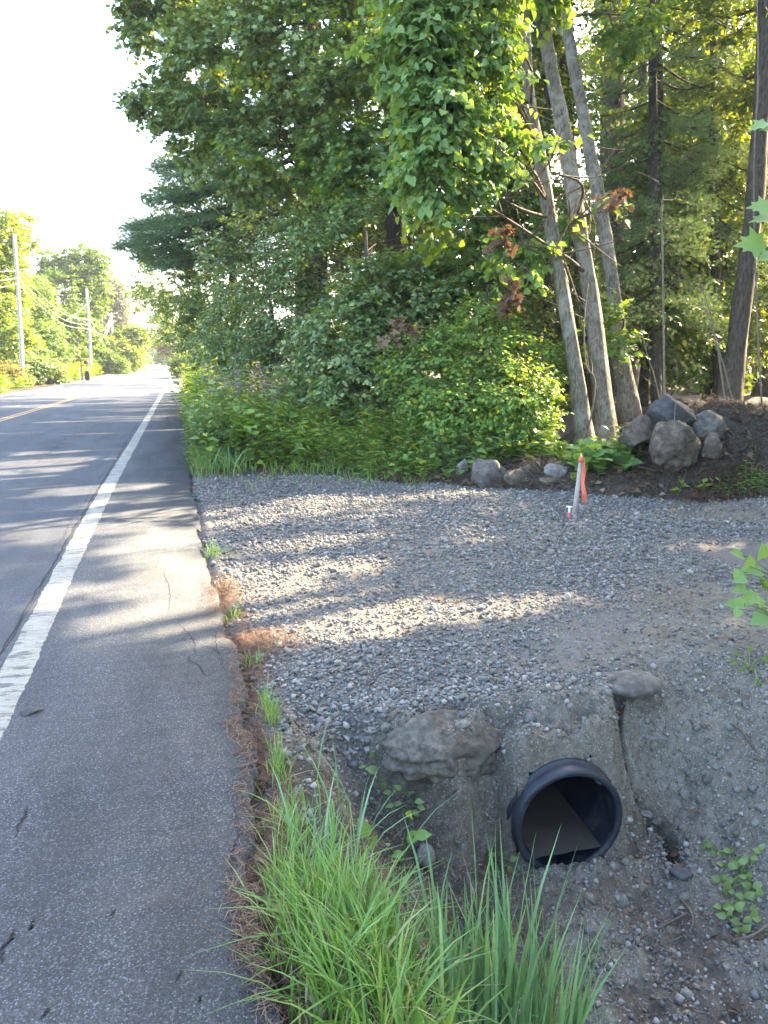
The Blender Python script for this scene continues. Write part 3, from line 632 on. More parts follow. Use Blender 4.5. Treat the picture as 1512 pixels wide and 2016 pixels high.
def crown(mb, mbt, blobs, tmpl, size, per=(5, 7), tw=.38, droop=.35, shell=.55, twig_r=.004, thin=True):
    """blobs: (centre, (rx,ry,rz), n clusters)"""
    for c, r, n in blobs:
        n = int(n*1.3); d = nrm(rng.normal(size=(n, 3))); q = (shell+(1-shell)*rng.random(n)**.6)
        d2 = d*q[:, None]*(1+.28*fbm(d*2.3+np.array(c), 91, 2))[:, None]
        P = np.array(c)+d2*np.array(r)
        k = P[:, 2] > .15; P = P[k]; d = d[k]
        if thin:
            k = ~in_lit(P); P = P[k]; d = d[k]
        n = len(P); T, L = per
        td = nrm(np.repeat(d, T, 0)*.7+rng.normal(size=(n*T, 3))*.75*np.array([1, 1, .6])); ln = tw*rng.uniform(.6, 1.25, n*T)
        A = np.repeat(P, T, 0); Bp = A+td*ln[:, None]-np.array([0, 0, 1])*(droop*ln*.5)[:, None]
        if mbt is not None: twigs(mbt, A-td*.05, Bp, twig_r, twig_r*.4)
        m = n*T*L; f = np.tile((np.arange(L)+.6)/L, n*T)[:, None]
        bp = np.repeat(A, L, 0)*(1-f)+np.repeat(Bp, L, 0)*f
        tdd = np.repeat(td, L, 0); side = nrm(np.cross(tdd, [0, 0, 1.0]))*np.where(np.arange(m) % 2, 1, -1)[:, None]
        ax = nrm(side*.9+tdd*.6+rng.normal(size=(m, 3))*.35-np.array([0, 0, droop]))
        up = nrm(np.array([0, 0, 1.0])+rng.normal(size=(m, 3))*.5+np.repeat(np.repeat(d, T, 0), L, 0)*.55)
        s = size*rng.uniform(.6, 1.25, m)
        if thin:
            k = ~in_lit(bp); bp, ax, up, s = bp[k], ax[k], up[k], s[k]
        if len(bp): mb.add(*scatter(tmpl[0], tmpl[1], bp+ax*.02, frames(ax, up), s))
NT = []
for k in range(7):
    a = k*2*pi/7; NT.append((np.array([cos(a)*.35, .9, sin(a)*.35]), a))
nv = []; nf = []
for d_, a in NT:
    s_ = np.array([-sin(a), 0, cos(a)])*.035; b0 = len(nv); nv += [s_, -s_, d_]; nf.append([b0, b0+1, b0+2])
TUFT = (np.array(nv), np.array(nf))
def pine_crown(mb, mbt, branches, size=.13, dens=26, spread=.22, twig_r=.008):
    """branches: list of (A,B,width) long horizontal boughs carrying needle tufts"""
    for A, Bp, wdt in branches:
        A = np.array(A); Bp = np.array(Bp); ln = np.linalg.norm(Bp-A); n = int(ln*dens)
        sag = np.array([0, 0, -.06*ln]); f = rng.random(n)**.7; P = A*(1-f[:, None])+Bp*f[:, None]+sag*np.sin(f*pi)[:, None]
        dr = nrm(Bp-A); side = nrm(np.cross(dr, [0, 0, 1.0])); w_ = wdt*(.25+.75*np.sin(np.clip(f*1.05, 0, 1)*pi)**.6)*rng.uniform(-1, 1, n)
        Q = P+side*w_[:, None]+dr*abs(w_)[:, None]*.5+np.array([0, 0, 1])*rng.normal(0, spread*.35, n)[:, None]
        if mbt is not None: 
            addtube(mbt, np.array([A, (A+Bp)/2+sag, Bp]), [max(.018*ln**.7, .02), .006], seg=5, n=6, cap=False); twigs(mbt, P, Q, twig_r, twig_r*.4)
        m = n*7; c = np.repeat(Q, 7, 0)+rng.normal(size=(m, 3))*np.array([.12, .12, .05])
        ax = nrm(np.repeat(nrm(Q-P+dr*.2), 7, 0)+rng.normal(size=(m, 3))*.5+np.array([0, 0, .35]))
        k = ~in_lit(c); c = c[k]; ax = ax[k]
        if len(c): mb.add(*scatter(*TUFT, c, frames(ax, rng.normal(size=(len(c), 3))), size*rng.uniform(.7, 1.3, len(c))))

def IB(px, py, t, rx, ry, rd=None, n=60):
    """foliage mass seen at (px,py) standing t metres away, rx/ry its half-size in the photograph"""
    a = wpx(rx, t); b = wpx(ry, t); return (D(px, py, t), (a, rd or (a+b)/2, b), n)
def tree(name, label, cat, base, top, blobs, leaf='leaf_maple', tmpl=OVAL2, size=.11, bark='bark_brown', r0=.18, r1=.05, path=None, nl=6, group=None, limbs=True, trunk=True, seg=10, **kw):
    base = np.array(base, float); t = thing(name, label, cat, base, group)
    P = np.array(path if path is not None else [base, base*.5+np.array(top)*.5+rng.normal(0, .12, 3)*[1, 1, 0], top], float)
    if trunk:
        mb = MB(); addtube(mb, P, [r0*1.9, r0*1.25, r0*1.05, r0, r0*.95, r0*.9+r1*.1, (r0*1.3+r1)/2.3, (r0+r1)/2, (r0+r1*2)/3, r1], seg=seg+4, n=40, bump=.13, s=int(abs(base[0]*31))); mb.build('trunk', M[bark], t, True)
    if limbs:
        cs = [b[0] for b in blobs]; S = spline(P, 30); mbl = None
        for c in cs[:nl*2]:
            c = np.array(c); dd = np.linalg.norm(S-c, axis=1)+abs(S[:, 2]-(c[2]-.25*np.linalg.norm(c[:2]-S[:, :2].mean(0))))*.6; k = int(np.argmin(dd))
            mb2 = MB(); A = S[k]; md = (A+c)/2+rng.normal(0, .15, 3); addtube(mb2, [A, md, c], [r0*.24, .010], seg=6, n=9, bump=.08, cap=False)
            for q in range(5):
                f = rng.uniform(.35, 1); p0 = spline([A, md, c], 20)[int(f*19)]; p1 = p0+rng.normal(0, .45, 3)*np.array(1.0); addtube(mb2, [p0, (p0+p1)/2+rng.normal(0, .06, 3), p1], [r0*.1, .005], seg=4, n=5, cap=False)
            mb2.build('branch', M[bark if bark != 'bark_grey' else 'twig'], t)
    mb = MB(); mbt = MB(); crown(mb, mbt, blobs, tmpl, size, **kw)
    if mb.n: cr_ = mb.build('crown', M[leaf], t)
    if mbt.n: mbt.build('twigs', M['twig'], t)
    return t

def at(px, t, z=None):
    """ground point t metres ahead under column px"""
    d = cf*1.0 + cr*(px-756)/FPX; d = d/np.linalg.norm(d[:2])*1.0
    h = np.array([sin(YAW), cos(YAW)])*t + np.array([cos(YAW), -sin(YAW)])*(px-756)/FPX*t*cos(PITCH)**0
    return np.array([h[0], h[1], hz(h[0], h[1]) if z is None else z])

# ------------------------------------------------------------ the right-hand wood edge, far to near
RW = 'trees along the right-hand wood edge'
tree('maple_tree', 'tall dark maple whose boughs hang over the road at the top of the photo', 'tree', at(640, 18), D(600, -300, 18),
     [IB(330, 40, 18.5, 85, 85, n=70), IB(450, 130, 17.5, 140, 130, n=150), IB(610, 80, 16.5, 160, 150, n=170), IB(340, 195, 18.5, 75, 40, n=34), IB(265, 203, 18.5, 22, 12, n=6), IB(400, 250, 18, 90, 70, n=60),
      IB(540, 300, 17, 130, 90, n=90), IB(290, -20, 18.5, 60, 50, n=30), IB(420, -100, 18, 170, 120, n=120), IB(640, -140, 17, 200, 150, n=150), IB(780, 40, 15.5, 120, 150, n=90), IB(500, -330, 18, 240, 160, n=160), IB(720, 230, 15.5, 130, 120, n=80)],
     'leaf_blue', MAPLE2, .13, r0=.22, nl=5, group=RW, thin=True)
pt = thing('white_pine', 'feathery white pine with layered boughs reaching left over the road', 'tree', at(600, 25), RW)
mb = MB(); addtube(mb, [at(600, 25), D(590, 300, 25), D(570, -260, 25)], [.28, .2, .06], seg=10, n=20, bump=.1); mb.build('trunk', M['bark_dark'], pt, True)
mb = MB(); mbt = MB(); brs = []
for (x0, y0, x1, y1, wd) in ((590, 330, 240, 440, 1.2), (590, 360, 228, 478, 1.2), (585, 300, 290, 385, 1.1), (580, 260, 300, 340, 1.0), (590, 400, 260, 500, 1.1), (590, 430, 300, 520, 1.0), (590, 350, 380, 360, 1.3), (590, 250, 400, 300, 1.2), (600, 460, 420, 500, 1.2), (600, 380, 480, 440, 1.3), (580, 200, 330, 245, .8),
                             (560, 120, 330, 190, 1.0), (560, 80, 400, 150, 1.1), (600, 300, 760, 380, 1.4), (600, 350, 740, 460, 1.4), (560, 20, 300, 60, 1.2), (560, -60, 330, -20, 1.2), (590, 330, 520, 420, 1.6)):
    for j in range(3):
        tt = 25+(j-1)*1.6+rng.uniform(-.5, .5); jj = rng.uniform(-14, 14)
        brs.append((D(x0, y0+jj, 25), D(x1+abs(j-1)*22, y1+jj, tt), wd))
pine_crown(mb, mbt, brs, size=.17, dens=24); mb.build('needles', M['needle'], pt); mbt.build('branches', M['bark_dark'], pt)
tree('ash_tree', 'grey-green tree below the pine boughs beside the road', 'tree', at(470, 26), D(450, 380, 26),
     [IB(420, 560, 26, 110, 75, n=140), IB(330, 555, 29, 65, 50, n=55), IB(500, 520, 22, 110, 90, n=110), IB(300, 600, 34, 40, 40, n=30), IB(430, 640, 25, 90, 80, n=110), IB(360, 640, 29, 45, 55, n=50), IB(270, 560, 34, 26, 28, n=16), IB(370, 330, 27, 50, 60, n=50), IB(340, 400, 28, 50, 50, n=50), IB(460, 400, 27, 80, 80, n=90), IB(300, 480, 30, 45, 35, n=36), IB(400, 490, 27, 80, 50, n=80), IB(520, 460, 25, 80, 80, n=80)], 'leaf_blue', OVAL2, .12, r0=.16, group=RW, tw=.42, thin=True)
tree('roadside_tree', 'small tree with a pale trunk at the far end of the shaded wood edge', 'tree', at(402, 44), D(405, 560, 44), [IB(400, 620, 44, 50, 60, n=80), IB(350, 610, 46, 40, 40, n=45), IB(430, 690, 40, 38, 42, n=60), IB(320, 650, 50, 28, 22, n=22), IB(440, 730, 34, 36, 30, n=40)], 'leaf_blue', OVAL2, .16, bark='pole', r0=.2, group=RW, tw=.5)
tree('dogwood_shrub', 'tall pale-leaved shrub left of the purple-flowered plant', 'shrub', at(520, 17), D(520, 480, 17), [IB(480, 650, 19, 90, 85, n=150), IB(560, 600, 17, 90, 100, n=150), IB(440, 720, 20, 60, 50, n=70), IB(540, 710, 16.5, 80, 60, n=90), IB(610, 500, 16, 90, 90, n=110)], 'leaf_blue', OVAL, .10, r0=.06, r1=.02, group=RW, tw=.34, thin=True)
tree('viburnum_shrub', 'big round-leaved shrub filling the middle of the wood edge', 'shrub', at(720, 13), D(720, 450, 13), [IB(690, 640, 12.8, 100, 100, n=190), IB(650, 530, 13.8, 90, 80, n=120), IB(790, 600, 12.8, 100, 100, n=150), IB(720, 740, 12, 100, 70, n=130), IB(620, 720, 13.2, 55, 60, n=70), IB(740, 480, 14, 100, 80, n=110)], 'leaf_blue', HEART if False else OVAL, .105, r0=.05, r1=.02, group=RW, tw=.3, thin=True)
tree('oak_tree', 'dark oak behind the hanging bright leaves with bare lower twigs', 'tree', at(800, 16), D(790, -260, 16), [IB(760, 380, 15, 130, 100, n=110), IB(850, 480, 14.5, 110, 110, n=110), IB(700, 330, 16, 110, 90, n=80), IB(880, 200, 15, 120, 140, n=90), IB(940, 420, 14, 110, 120, n=90), IB(820, -60, 15.5, 180, 130, n=100), IB(900, 600, 13, 90, 100, n=90)], 'leaf_maple', MAPLE2, .12, r0=.2, group=RW, bark='bark_dark', thin=True)
tree('hazel_shrub', 'mid-green shrub just left of the three leaning trunks', 'shrub', at(960, 11.5), D(960, 560, 11.5), [IB(850, 730, 11.3, 90, 80, n=130), IB(950, 690, 11.2, 80, 90, n=120), IB(1010, 790, 10.6, 75, 65, n=120), IB(900, 810, 10.6, 70, 55, n=80), IB(1060, 720, 11.6, 40, 50, n=36)], 'herb', OVAL, .075, r0=.035, r1=.012, group=RW, tw=.26)

TT = 'three leaning grey trunks'
def pathpx(pts): return [D(a, b, c) for a, b, c in pts]
tree('maple_tree', 'leftmost and thinnest-based of three pale trunks with bright hanging leaves', 'tree', D(1152, 905, 11.2), None,
     [IB(820, 40, 9.3, 50, 60, n=24), IB(850, 130, 9.2, 45, 70, n=26), IB(880, 230, 9.3, 40, 60, n=20), IB(930, 60, 9.6, 60, 60, n=18), IB(835, 280, 9.4, 26, 75, n=20), IB(960, 170, 9.8, 60, 50, n=14), IB(900, 370, 9.5, 60, 26, n=8), IB(1030, 320, 10, 50, 50, n=12), IB(960, 280, 9.8, 45, 40, n=8), IB(780, 100, 9.5, 30, 30, n=5), IB(900, -90, 9.5, 160, 80, n=50)],
     'leaf_bright', HEART, .095, bark='bark_grey', r0=.10, r1=.058, path=pathpx([(1152, 905, 11.2), (1140, 780, 11.2), (1112, 600, 11.2), (1090, 480, 11.2), (1068, 340, 11.1), (1042, 180, 11), (1030, 0, 10.9), (1010, -300, 10.8)]), group=TT, droop=.9, nl=5, per=(7, 7), thin=True)
tree('maple_tree', 'middle and thickest of three pale leaning trunks with ridged bark', 'tree', D(1196, 895, 11.6), None,
     [IB(1090, 340, 10.6, 35, 50, n=6), IB(1120, 395, 11, 45, 35, n=7), IB(1160, 380, 11, 35, 28, n=5), IB(1020, 480, 10.9, 45, 60, n=8), IB(1000, -60, 11, 120, 70, n=50), IB(1090, -250, 12, 200, 130, n=90)],
     'leaf_bright', HEART, .12, bark='bark_grey', r0=.122, r1=.075, path=pathpx([(1192, 895, 11.6), (1184, 760, 11.6), (1165, 600, 11.6), (1140, 450, 11.6), (1110, 260, 11.6), (1082, 120, 11.6), (1066, 0, 11.6), (1050, -300, 11.6)]), group=TT, droop=.6, nl=3, per=(5, 5), seg=14, thin=True)
tree('maple_tree', 'rightmost of three pale trunks, set further back and forking upward', 'tree', D(1240, 830, 13), None,
     [IB(1230, 30, 13, 60, 50, n=14), IB(1190, -140, 13, 180, 90, n=70), IB(1210, 640, 12.4, 30, 40, n=8)],
     'leaf_maple', MAPLE2, .12, bark='bark_grey', r0=.112, r1=.078, path=pathpx([(1242, 830, 13), (1222, 700, 13), (1206, 560, 13), (1190, 450, 13), (1162, 300, 13), (1130, 130, 13), (1108, 0, 13), (1070, -300, 13)]), group=TT, nl=3, thin=True)
FT = 'trees standing inside the wood'
for nm, lb, pth, r0, r1, bk, bl, lf, tp, sz in (
    ('forest_tree', 'big shaggy-barked trunk at the right edge behind the boulders', [(1425, 850, 14), (1445, 720, 14), (1462, 580, 14), (1485, 400, 14), (1500, 200, 14), (1508, 0, 14), (1515, -300, 14)], .165, .11, 'bark_brown', [IB(1400, 30, 15, 110, 90, n=60), IB(1480, 150, 15.5, 90, 100, n=50), IB(1500, -200, 15, 180, 120, n=80)], 'leaf_forest', OVAL2, .13),
    ('forest_tree', 'slim dark trunk between the middle and right pale trunks', [(1150, 800, 15), (1140, 500, 15), (1115, 200, 15), (1095, -100, 15), (1090, -300, 15)], .11, .08, 'bark_dark', [IB(1060, 250, 15.5, 100, 120, n=50), IB(1050, 600, 15, 80, 100, n=50)], 'leaf_forest', OVAL2, .13),
    ('forest_tree', 'brown trunk seen high between foliage right of the pale trunks', [(1230, 800, 21), (1215, 400, 21), (1205, 0, 21), (1200, -300, 21)], .28, .2, 'bark_brown', [IB(1270, 110, 19, 90, 110, n=55), IB(1330, 300, 19, 100, 110, n=60), IB(1180, -100, 20, 200, 100, n=60)], 'leaf_forest', OVAL2, .15),
    ('forest_tree', 'narrow dark trunk left of the shaggy one deeper in the wood', [(1405, 790, 18), (1412, 500, 18), (1420, 200, 18), (1422, -200, 18)], .13, .09, 'bark_dark', [IB(1390, 480, 17.5, 80, 110, n=55), IB(1440, 330, 17.5, 70, 90, n=36), IB(1350, 180, 18, 90, 110, n=50)], 'leaf_forest', MAPLE2, .14),
    ('forest_tree', 'thin leafy tree between the pale trunks and the shaggy trunk', [(1295, 780, 16), (1290, 500, 16), (1300, 250, 16), (1290, -200, 16)], .08, .05, 'bark_dark', [IB(1290, 480, 16, 75, 110, n=50), IB(1270, 620, 15.5, 60, 70, n=34), IB(1330, 640, 16, 70, 80, n=36), IB(1270, 330, 17, 70, 90, n=40)], 'leaf_forest', OVAL2, .13),
    ('forest_tree', 'dark tree at the right edge behind the shaggy trunk', [(1500, 790, 20), (1500, 400, 20), (1500, -100, 20)], .14, .1, 'bark_dark', [IB(1500, 600, 18, 80, 110, n=50), IB(1450, 690, 17, 60, 60, n=30), IB(1520, 420, 18, 80, 120, n=50)], 'leaf_forest', OVAL2, .13)):
    tree(nm, lb, 'tree', D(*pth[0]), None, bl, lf, tp, sz, bk, r0, r1, pathpx(pth), group=FT, tw=.45, shell=.2, nl=3, seg=12)
for px, t, lb in ((1290, 15, 'dark hemlock right of the pale trunks with drooping boughs'), (1410, 16.5, 'dark hemlock left of the shaggy trunk')):
    hb = at(px, t); h_ = thing('hemlock_tree', lb, 'tree', hb, FT); mb = MB(); addtube(mb, [hb, D(px-4, 300, t), D(px-8, -350, t)], [.11, .09, .05], seg=9, n=16, bump=.1); mb.build('trunk', M['bark_dark'], h_, True)
    mb = MB(); mbt = MB(); brs = []
    for py in np.arange(-260, 640, 38):
        for sgn in (-1, 1):
            brs.append((D(px, py, t), D(px+sgn*rng.uniform(70, 130), py+rng.uniform(10, 60), t+rng.uniform(-1.6, 1.2)), .5))
    pine_crown(mb, mbt, brs, size=.10, dens=34, twig_r=.004); mb.build('needles', M['needle'], h_); mbt.build('branches', M['bark_dark'], h_)
for px, t, lb, bl, lf in ((760, 19, 'leafy tree closing the gap above the round-leaved shrub', [IB(760, 440, 19, 110, 80, n=90), IB(700, 380, 20, 100, 80, n=70), IB(850, 400, 18, 100, 90, n=80), IB(620, 430, 21, 90, 80, n=70), IB(850, 560, 17, 80, 80, n=50)], 'leaf_forest'),
                      (1080, 14, 'leafy understorey tree behind the leftmost pale trunk', [IB(1050, 420, 14, 80, 110, n=60), IB(1080, 220, 14, 80, 110, n=60), IB(1010, 620, 13.5, 70, 90, n=50), IB(1120, 640, 14.5, 50, 100, n=34), IB(1060, 40, 14, 80, 90, n=50)], 'leaf_forest'),
                      (1260, 17, 'leafy understorey tree right of the rightmost pale trunk', [IB(1260, 250, 17, 80, 120, n=60), IB(1270, 60, 17, 90, 100, n=60), IB(1290, 560, 17, 90, 110, n=60), IB(1340, 420, 17, 90, 100, n=60), IB(1360, 700, 17, 70, 60, n=40)], 'leaf_maple'),
                      (1400, 19, 'leafy understorey tree high between the hemlock and the shaggy trunk', [IB(1390, 80, 19, 100, 110, n=70), IB(1420, 240, 19, 100, 110, n=70), IB(1440, 560, 19, 90, 110, n=60), IB(1380, 380, 19, 90, 100, n=50)], 'leaf_forest')):
    tree('forest_tree', lb, 'tree', at(px, t), D(px, -100, t), bl, lf, OVAL2, .12, 'bark_dark', .07, .03, group=FT, tw=.42, shell=.2, nl=2)
# deeper wood: many trunks and crowns, each its own tree
hem = []
dk = ['left of the pale trunks', 'straight behind the pale trunks', 'right of the pale trunks', 'behind the boulder pile', 'behind the shaggy trunk']
n_ = 0
DWL = ['behind the middle shrubs, beneath the maple boughs', 'behind the rusty withered spray', 'behind the yellow-green sprigs at mid height', 'behind the brown withered spray', 'just left of the leftmost pale trunk', 'seen between the leftmost and middle pale trunks', 'seen between the middle and rightmost pale trunks', 'directly right of the rightmost pale trunk', 'above the pointed dark boulder', 'just left of the narrow dark trunk', 'just left of the shaggy trunk', 'behind the shaggy trunk at the right edge', 'behind the pine boughs', 'above the gap between the boulders', 'far behind the foot of the rightmost pale trunk', 'far behind the shaggy trunk', 'just past the right edge of the photo', 'well past the right edge of the photo']
for px, t in ((700, 26), (790, 30), (880, 24), (960, 29), (1040, 22), (1110, 27), (1180, 31), (1250, 25), (1320, 29), (1390, 24), (1450, 30), (1520, 26), (620, 34), (1350, 36), (1200, 40), (1480, 40), (1580, 32), (1660, 24)):
    bl = []
    for k in range(7):
        py = [780, 660, 530, 390, 250, 110, -60][k]; bl.append(IB(px+rng.uniform(-40, 40), py+rng.uniform(-30, 30), t, 55+rng.uniform(0, 20), 62, n=34 if k < 6 else 50))
    q = dk[min(4, max(0, int((px-850)/140)))]
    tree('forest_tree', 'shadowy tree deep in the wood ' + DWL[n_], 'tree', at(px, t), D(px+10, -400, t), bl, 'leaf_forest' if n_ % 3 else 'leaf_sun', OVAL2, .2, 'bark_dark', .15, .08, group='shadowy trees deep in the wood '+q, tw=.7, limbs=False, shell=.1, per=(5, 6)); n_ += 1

# trees outside the frame on the right and behind whose shade falls on the road
OFL = ['nearest beside the ditch', 'behind the nearest one', 'level with the photographer', 'tall, behind the one level with the photographer', 'at the corner of the wood', 'tall, back from the gravel corner', 'tall, behind the photographer to the right', 'low, behind the photographer', 'tallest, far back to the right', 'far back beyond the boulders']
for sk, (px_, py_, hh, nn) in enumerate(((9, 3.2, 9, 95), (11.5, 6.2, 10, 100), (8.6, -.6, 9, 90), (13, 1.5, 12, 95), (12.2, 9.4, 10, 80), (15, 8, 13, 100), (13, -4, 12, 90), (8.5, -5, 9, 70), (17, 3.5, 14, 110), (18, 12, 15, 90))):
    bl = [((px_+rng.normal(0, .7), py_+rng.normal(0, .9), z_), (1.9, 2.0, 1.5), nn) for z_ in np.arange(2.4, hh+1, 1.7)]
    tree('shade_tree', 'broadleaf tree outside the picture on the right, ' + OFL[sk], 'tree', (px_, py_, hz(px_, py_)), (px_, py_, hh), bl, 'leaf_maple', OVAL2, .19, 'bark_brown', .16, .05, group='trees outside the frame on the right', tw=.6, limbs=False, shell=.15, per=(4, 6), thin=True)

# ------------------------------------------------------------ saplings, dead leaves on twigs
def sapling(label, pts, r0, r1, mat='twig_pale', name='sapling', cat='sapling'):
    P = pathpx(pts); t = thing(name, label, cat, P[0], 'thin bare saplings at the wood edge'); mb = MB(); addtube(mb, P, [r0, r1], seg=7, n=24, bump=.08); mb.build('stem', M[mat], t, True)
    mb = MB(); S = spline(P, 20)
    for k in range(7):
        a = S[rng.integers(4, 19)]; b = a+np.array([rng.normal(0, .25), rng.normal(0, .15), rng.uniform(.05, .35)]); addtube(mb, [a, (a+b)/2+rng.normal(0, .04, 3), b], [r1*.7, .002], seg=4, n=5, cap=False)
    mb.build('twigs', M[mat], t); return t
sapling('straight thin sapling rising right behind the pointed dark boulder', [(1308, 800, 10.8), (1306, 600, 10.8), (1303, 420, 10.8), (1306, 385, 10.8)], .018, .008)
sapling('pale thin sapling along the shaggy trunk at the right edge', [(1500, 800, 10.6), (1490, 600, 10.6), (1484, 350, 10.6), (1492, 150, 10.6), (1490, -60, 10.6)], .014, .010)
sapling('slanting bare stem leaning left above the flat-topped boulder', [(1430, 810, 10.6), (1418, 720, 10.6), (1402, 630, 10.6), (1380, 560, 10.5)], .017, .006)
sapling('second slanting stem just left of the shaggy trunk', [(1445, 800, 11), (1425, 720, 11), (1400, 640, 11), (1385, 590, 11)], .014, .005)
sapling('thin forked stem just left of the pointed dark boulder', [(1302, 800, 11), (1288, 740, 11), (1272, 690, 11), (1262, 640, 11)], .011, .004)
sapling('fine upright stem in front of the pale rounded boulder', [(1333, 920, 8.9), (1328, 860, 8.9), (1330, 780, 8.9), (1332, 755, 8.9)], .007, .003)
sapling('crooked vine-like stem at the foot of the three trunks', [(1148, 905, 10.9), (1172, 760, 10.9), (1155, 720, 10.9), (1150, 640, 10.9), (1158, 560, 10.9)], .014, .007)
sapling('arching bare twig between the middle trunk and the boulders', [(1250, 900, 10), (1248, 830, 10), (1238, 780, 10), (1212, 755, 10)], .008, .003)
def wilt(label, px, py, t, rx, ry, n):
    th = thing('dead_branch', label, 'dead branch', D(px, py-ry, t), 'hanging dead leaf sprays'); mb = MB(); mbt = MB()
    crown(mb, mbt, [IB(px, py, t, rx, ry, .25, n)], MAPLE2, .12, per=(4, 4), tw=.2, droop=1.2, shell=.1); mb.build('dead_leaves', M['wilted'], th); mbt.build('twigs', M['twig'], th)
wilt('tan withered leaf cluster right of the rightmost pale trunk', 1222, 370, 10.5, 25, 18, 4)
wilt('brown withered spray left of the pale trunks', 990, 470, 10.2, 13, 37, 4)
wilt('small brown withered spray beside the leftmost trunk', 1000, 556, 10.6, 13, 15, 3)
wilt('rusty withered spray hanging in the middle shrubs', 790, 650, 11.2, 27, 27, 5)
wilt('faded withered spray low left of the pale trunks', 970, 610, 11, 16, 13, 3)
# wood-edge sprigs whose yellow leaf colour imitates backlight
for k, (px, py, t, rx, ry, n) in enumerate(((480, 140, 15.5, 60, 50, 8), (640, 60, 15, 90, 40, 7), (500, 330, 15.8, 60, 50, 6), (870, 430, 10.8, 50, 40, 6), (810, 470, 12, 60, 40, 6), (760, 130, 14.5, 80, 60, 7))):
    where = ['high over the road left of centre', 'at the top centre of the photo', 'under the maple boughs above the pine', 'below the hanging bright leaves', 'in the upper middle of the shrubs', 'left of the hanging bright leaves'][k]
    th = thing('leaf_sprig', 'yellow-green maple sprig %s' % where, 'branch', D(px, py, t), 'yellow-green sprigs in the wood edge'); mb = MB(); mbt = MB()
    crown(mb, mbt, [IB(px, py, t, rx, ry, .5, n)], MAPLE, .13, per=(3, 4), tw=.4, droop=.5, shell=.1); mb.build('leaves', M['leaf_yellow'], th); mbt.build('twigs', M['twig'], th)

# ------------------------------------------------------------ left side and far end of the road
LT = 'sunlit trees on the far left of the road'
def ltree(name, label, px, t, top, blobs, leaf, size, **k): return tree(name, label, k.pop('cat', 'tree'), at(px, t), D(px, top, t), blobs, leaf, OVAL2, size, 'bark_brown', k.pop('r0', .2), .05, group=LT, tw=k.pop('tw', .6), nl=3, shell=.4, **k)
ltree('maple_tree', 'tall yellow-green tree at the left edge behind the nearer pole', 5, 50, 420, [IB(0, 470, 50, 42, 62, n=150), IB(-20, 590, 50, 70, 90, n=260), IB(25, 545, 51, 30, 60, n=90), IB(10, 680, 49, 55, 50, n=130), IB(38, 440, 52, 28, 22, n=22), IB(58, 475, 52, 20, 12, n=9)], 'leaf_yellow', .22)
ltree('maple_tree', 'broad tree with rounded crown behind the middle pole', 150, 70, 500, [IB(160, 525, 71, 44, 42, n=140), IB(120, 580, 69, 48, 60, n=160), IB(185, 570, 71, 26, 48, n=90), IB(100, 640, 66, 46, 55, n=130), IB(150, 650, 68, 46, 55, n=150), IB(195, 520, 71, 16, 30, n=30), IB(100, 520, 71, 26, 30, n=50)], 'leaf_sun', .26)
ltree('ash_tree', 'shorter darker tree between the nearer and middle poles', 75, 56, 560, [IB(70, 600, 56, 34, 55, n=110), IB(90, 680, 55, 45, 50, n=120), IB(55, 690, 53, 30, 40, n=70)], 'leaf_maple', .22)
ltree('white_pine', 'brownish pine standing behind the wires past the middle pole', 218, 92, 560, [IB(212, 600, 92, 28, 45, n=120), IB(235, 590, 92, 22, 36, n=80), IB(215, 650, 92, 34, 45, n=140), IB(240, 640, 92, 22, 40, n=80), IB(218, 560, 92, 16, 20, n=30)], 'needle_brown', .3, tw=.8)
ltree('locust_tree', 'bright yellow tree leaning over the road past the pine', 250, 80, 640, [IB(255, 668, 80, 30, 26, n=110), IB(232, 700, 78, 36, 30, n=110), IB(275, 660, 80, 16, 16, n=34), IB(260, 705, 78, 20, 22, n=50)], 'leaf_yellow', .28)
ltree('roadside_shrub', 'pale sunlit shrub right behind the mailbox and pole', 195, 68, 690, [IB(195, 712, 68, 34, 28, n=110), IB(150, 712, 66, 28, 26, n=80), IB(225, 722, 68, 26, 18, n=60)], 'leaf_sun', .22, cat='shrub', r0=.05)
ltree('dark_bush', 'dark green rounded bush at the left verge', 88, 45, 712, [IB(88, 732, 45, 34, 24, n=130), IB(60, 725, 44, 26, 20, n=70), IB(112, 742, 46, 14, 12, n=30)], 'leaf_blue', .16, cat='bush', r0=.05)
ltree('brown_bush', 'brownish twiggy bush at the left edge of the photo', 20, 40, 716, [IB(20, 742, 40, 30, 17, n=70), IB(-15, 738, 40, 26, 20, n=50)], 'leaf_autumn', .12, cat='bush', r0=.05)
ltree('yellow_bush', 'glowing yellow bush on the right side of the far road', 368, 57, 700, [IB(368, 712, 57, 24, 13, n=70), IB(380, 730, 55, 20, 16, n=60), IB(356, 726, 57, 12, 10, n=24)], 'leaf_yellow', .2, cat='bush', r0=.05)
ltree('maple_tree', 'orange-tinged tree far away over the end of the road', 350, 95, 630, [IB(350, 650, 95, 34, 20, n=110), IB(335, 675, 98, 30, 22, n=90), IB(372, 670, 90, 24, 30, n=80)], 'leaf_autumn', .34)
ltree('far_tree', 'dark bluish tree at the very end of the road', 292, 190, 640, [IB(290, 668, 190, 22, 18, n=60), IB(305, 695, 185, 22, 18, n=60), IB(325, 690, 180, 24, 22, n=60)], 'leaf_blue', .6, tw=1.4)
ltree('far_shrub', 'pale shrub at the left of the vanishing road', 272, 140, 700, [IB(270, 702, 140, 18, 10, n=60), IB(285, 706, 150, 12, 7, n=30)], 'leaf_sun', .45, cat='shrub', tw=1.0, r0=.05)
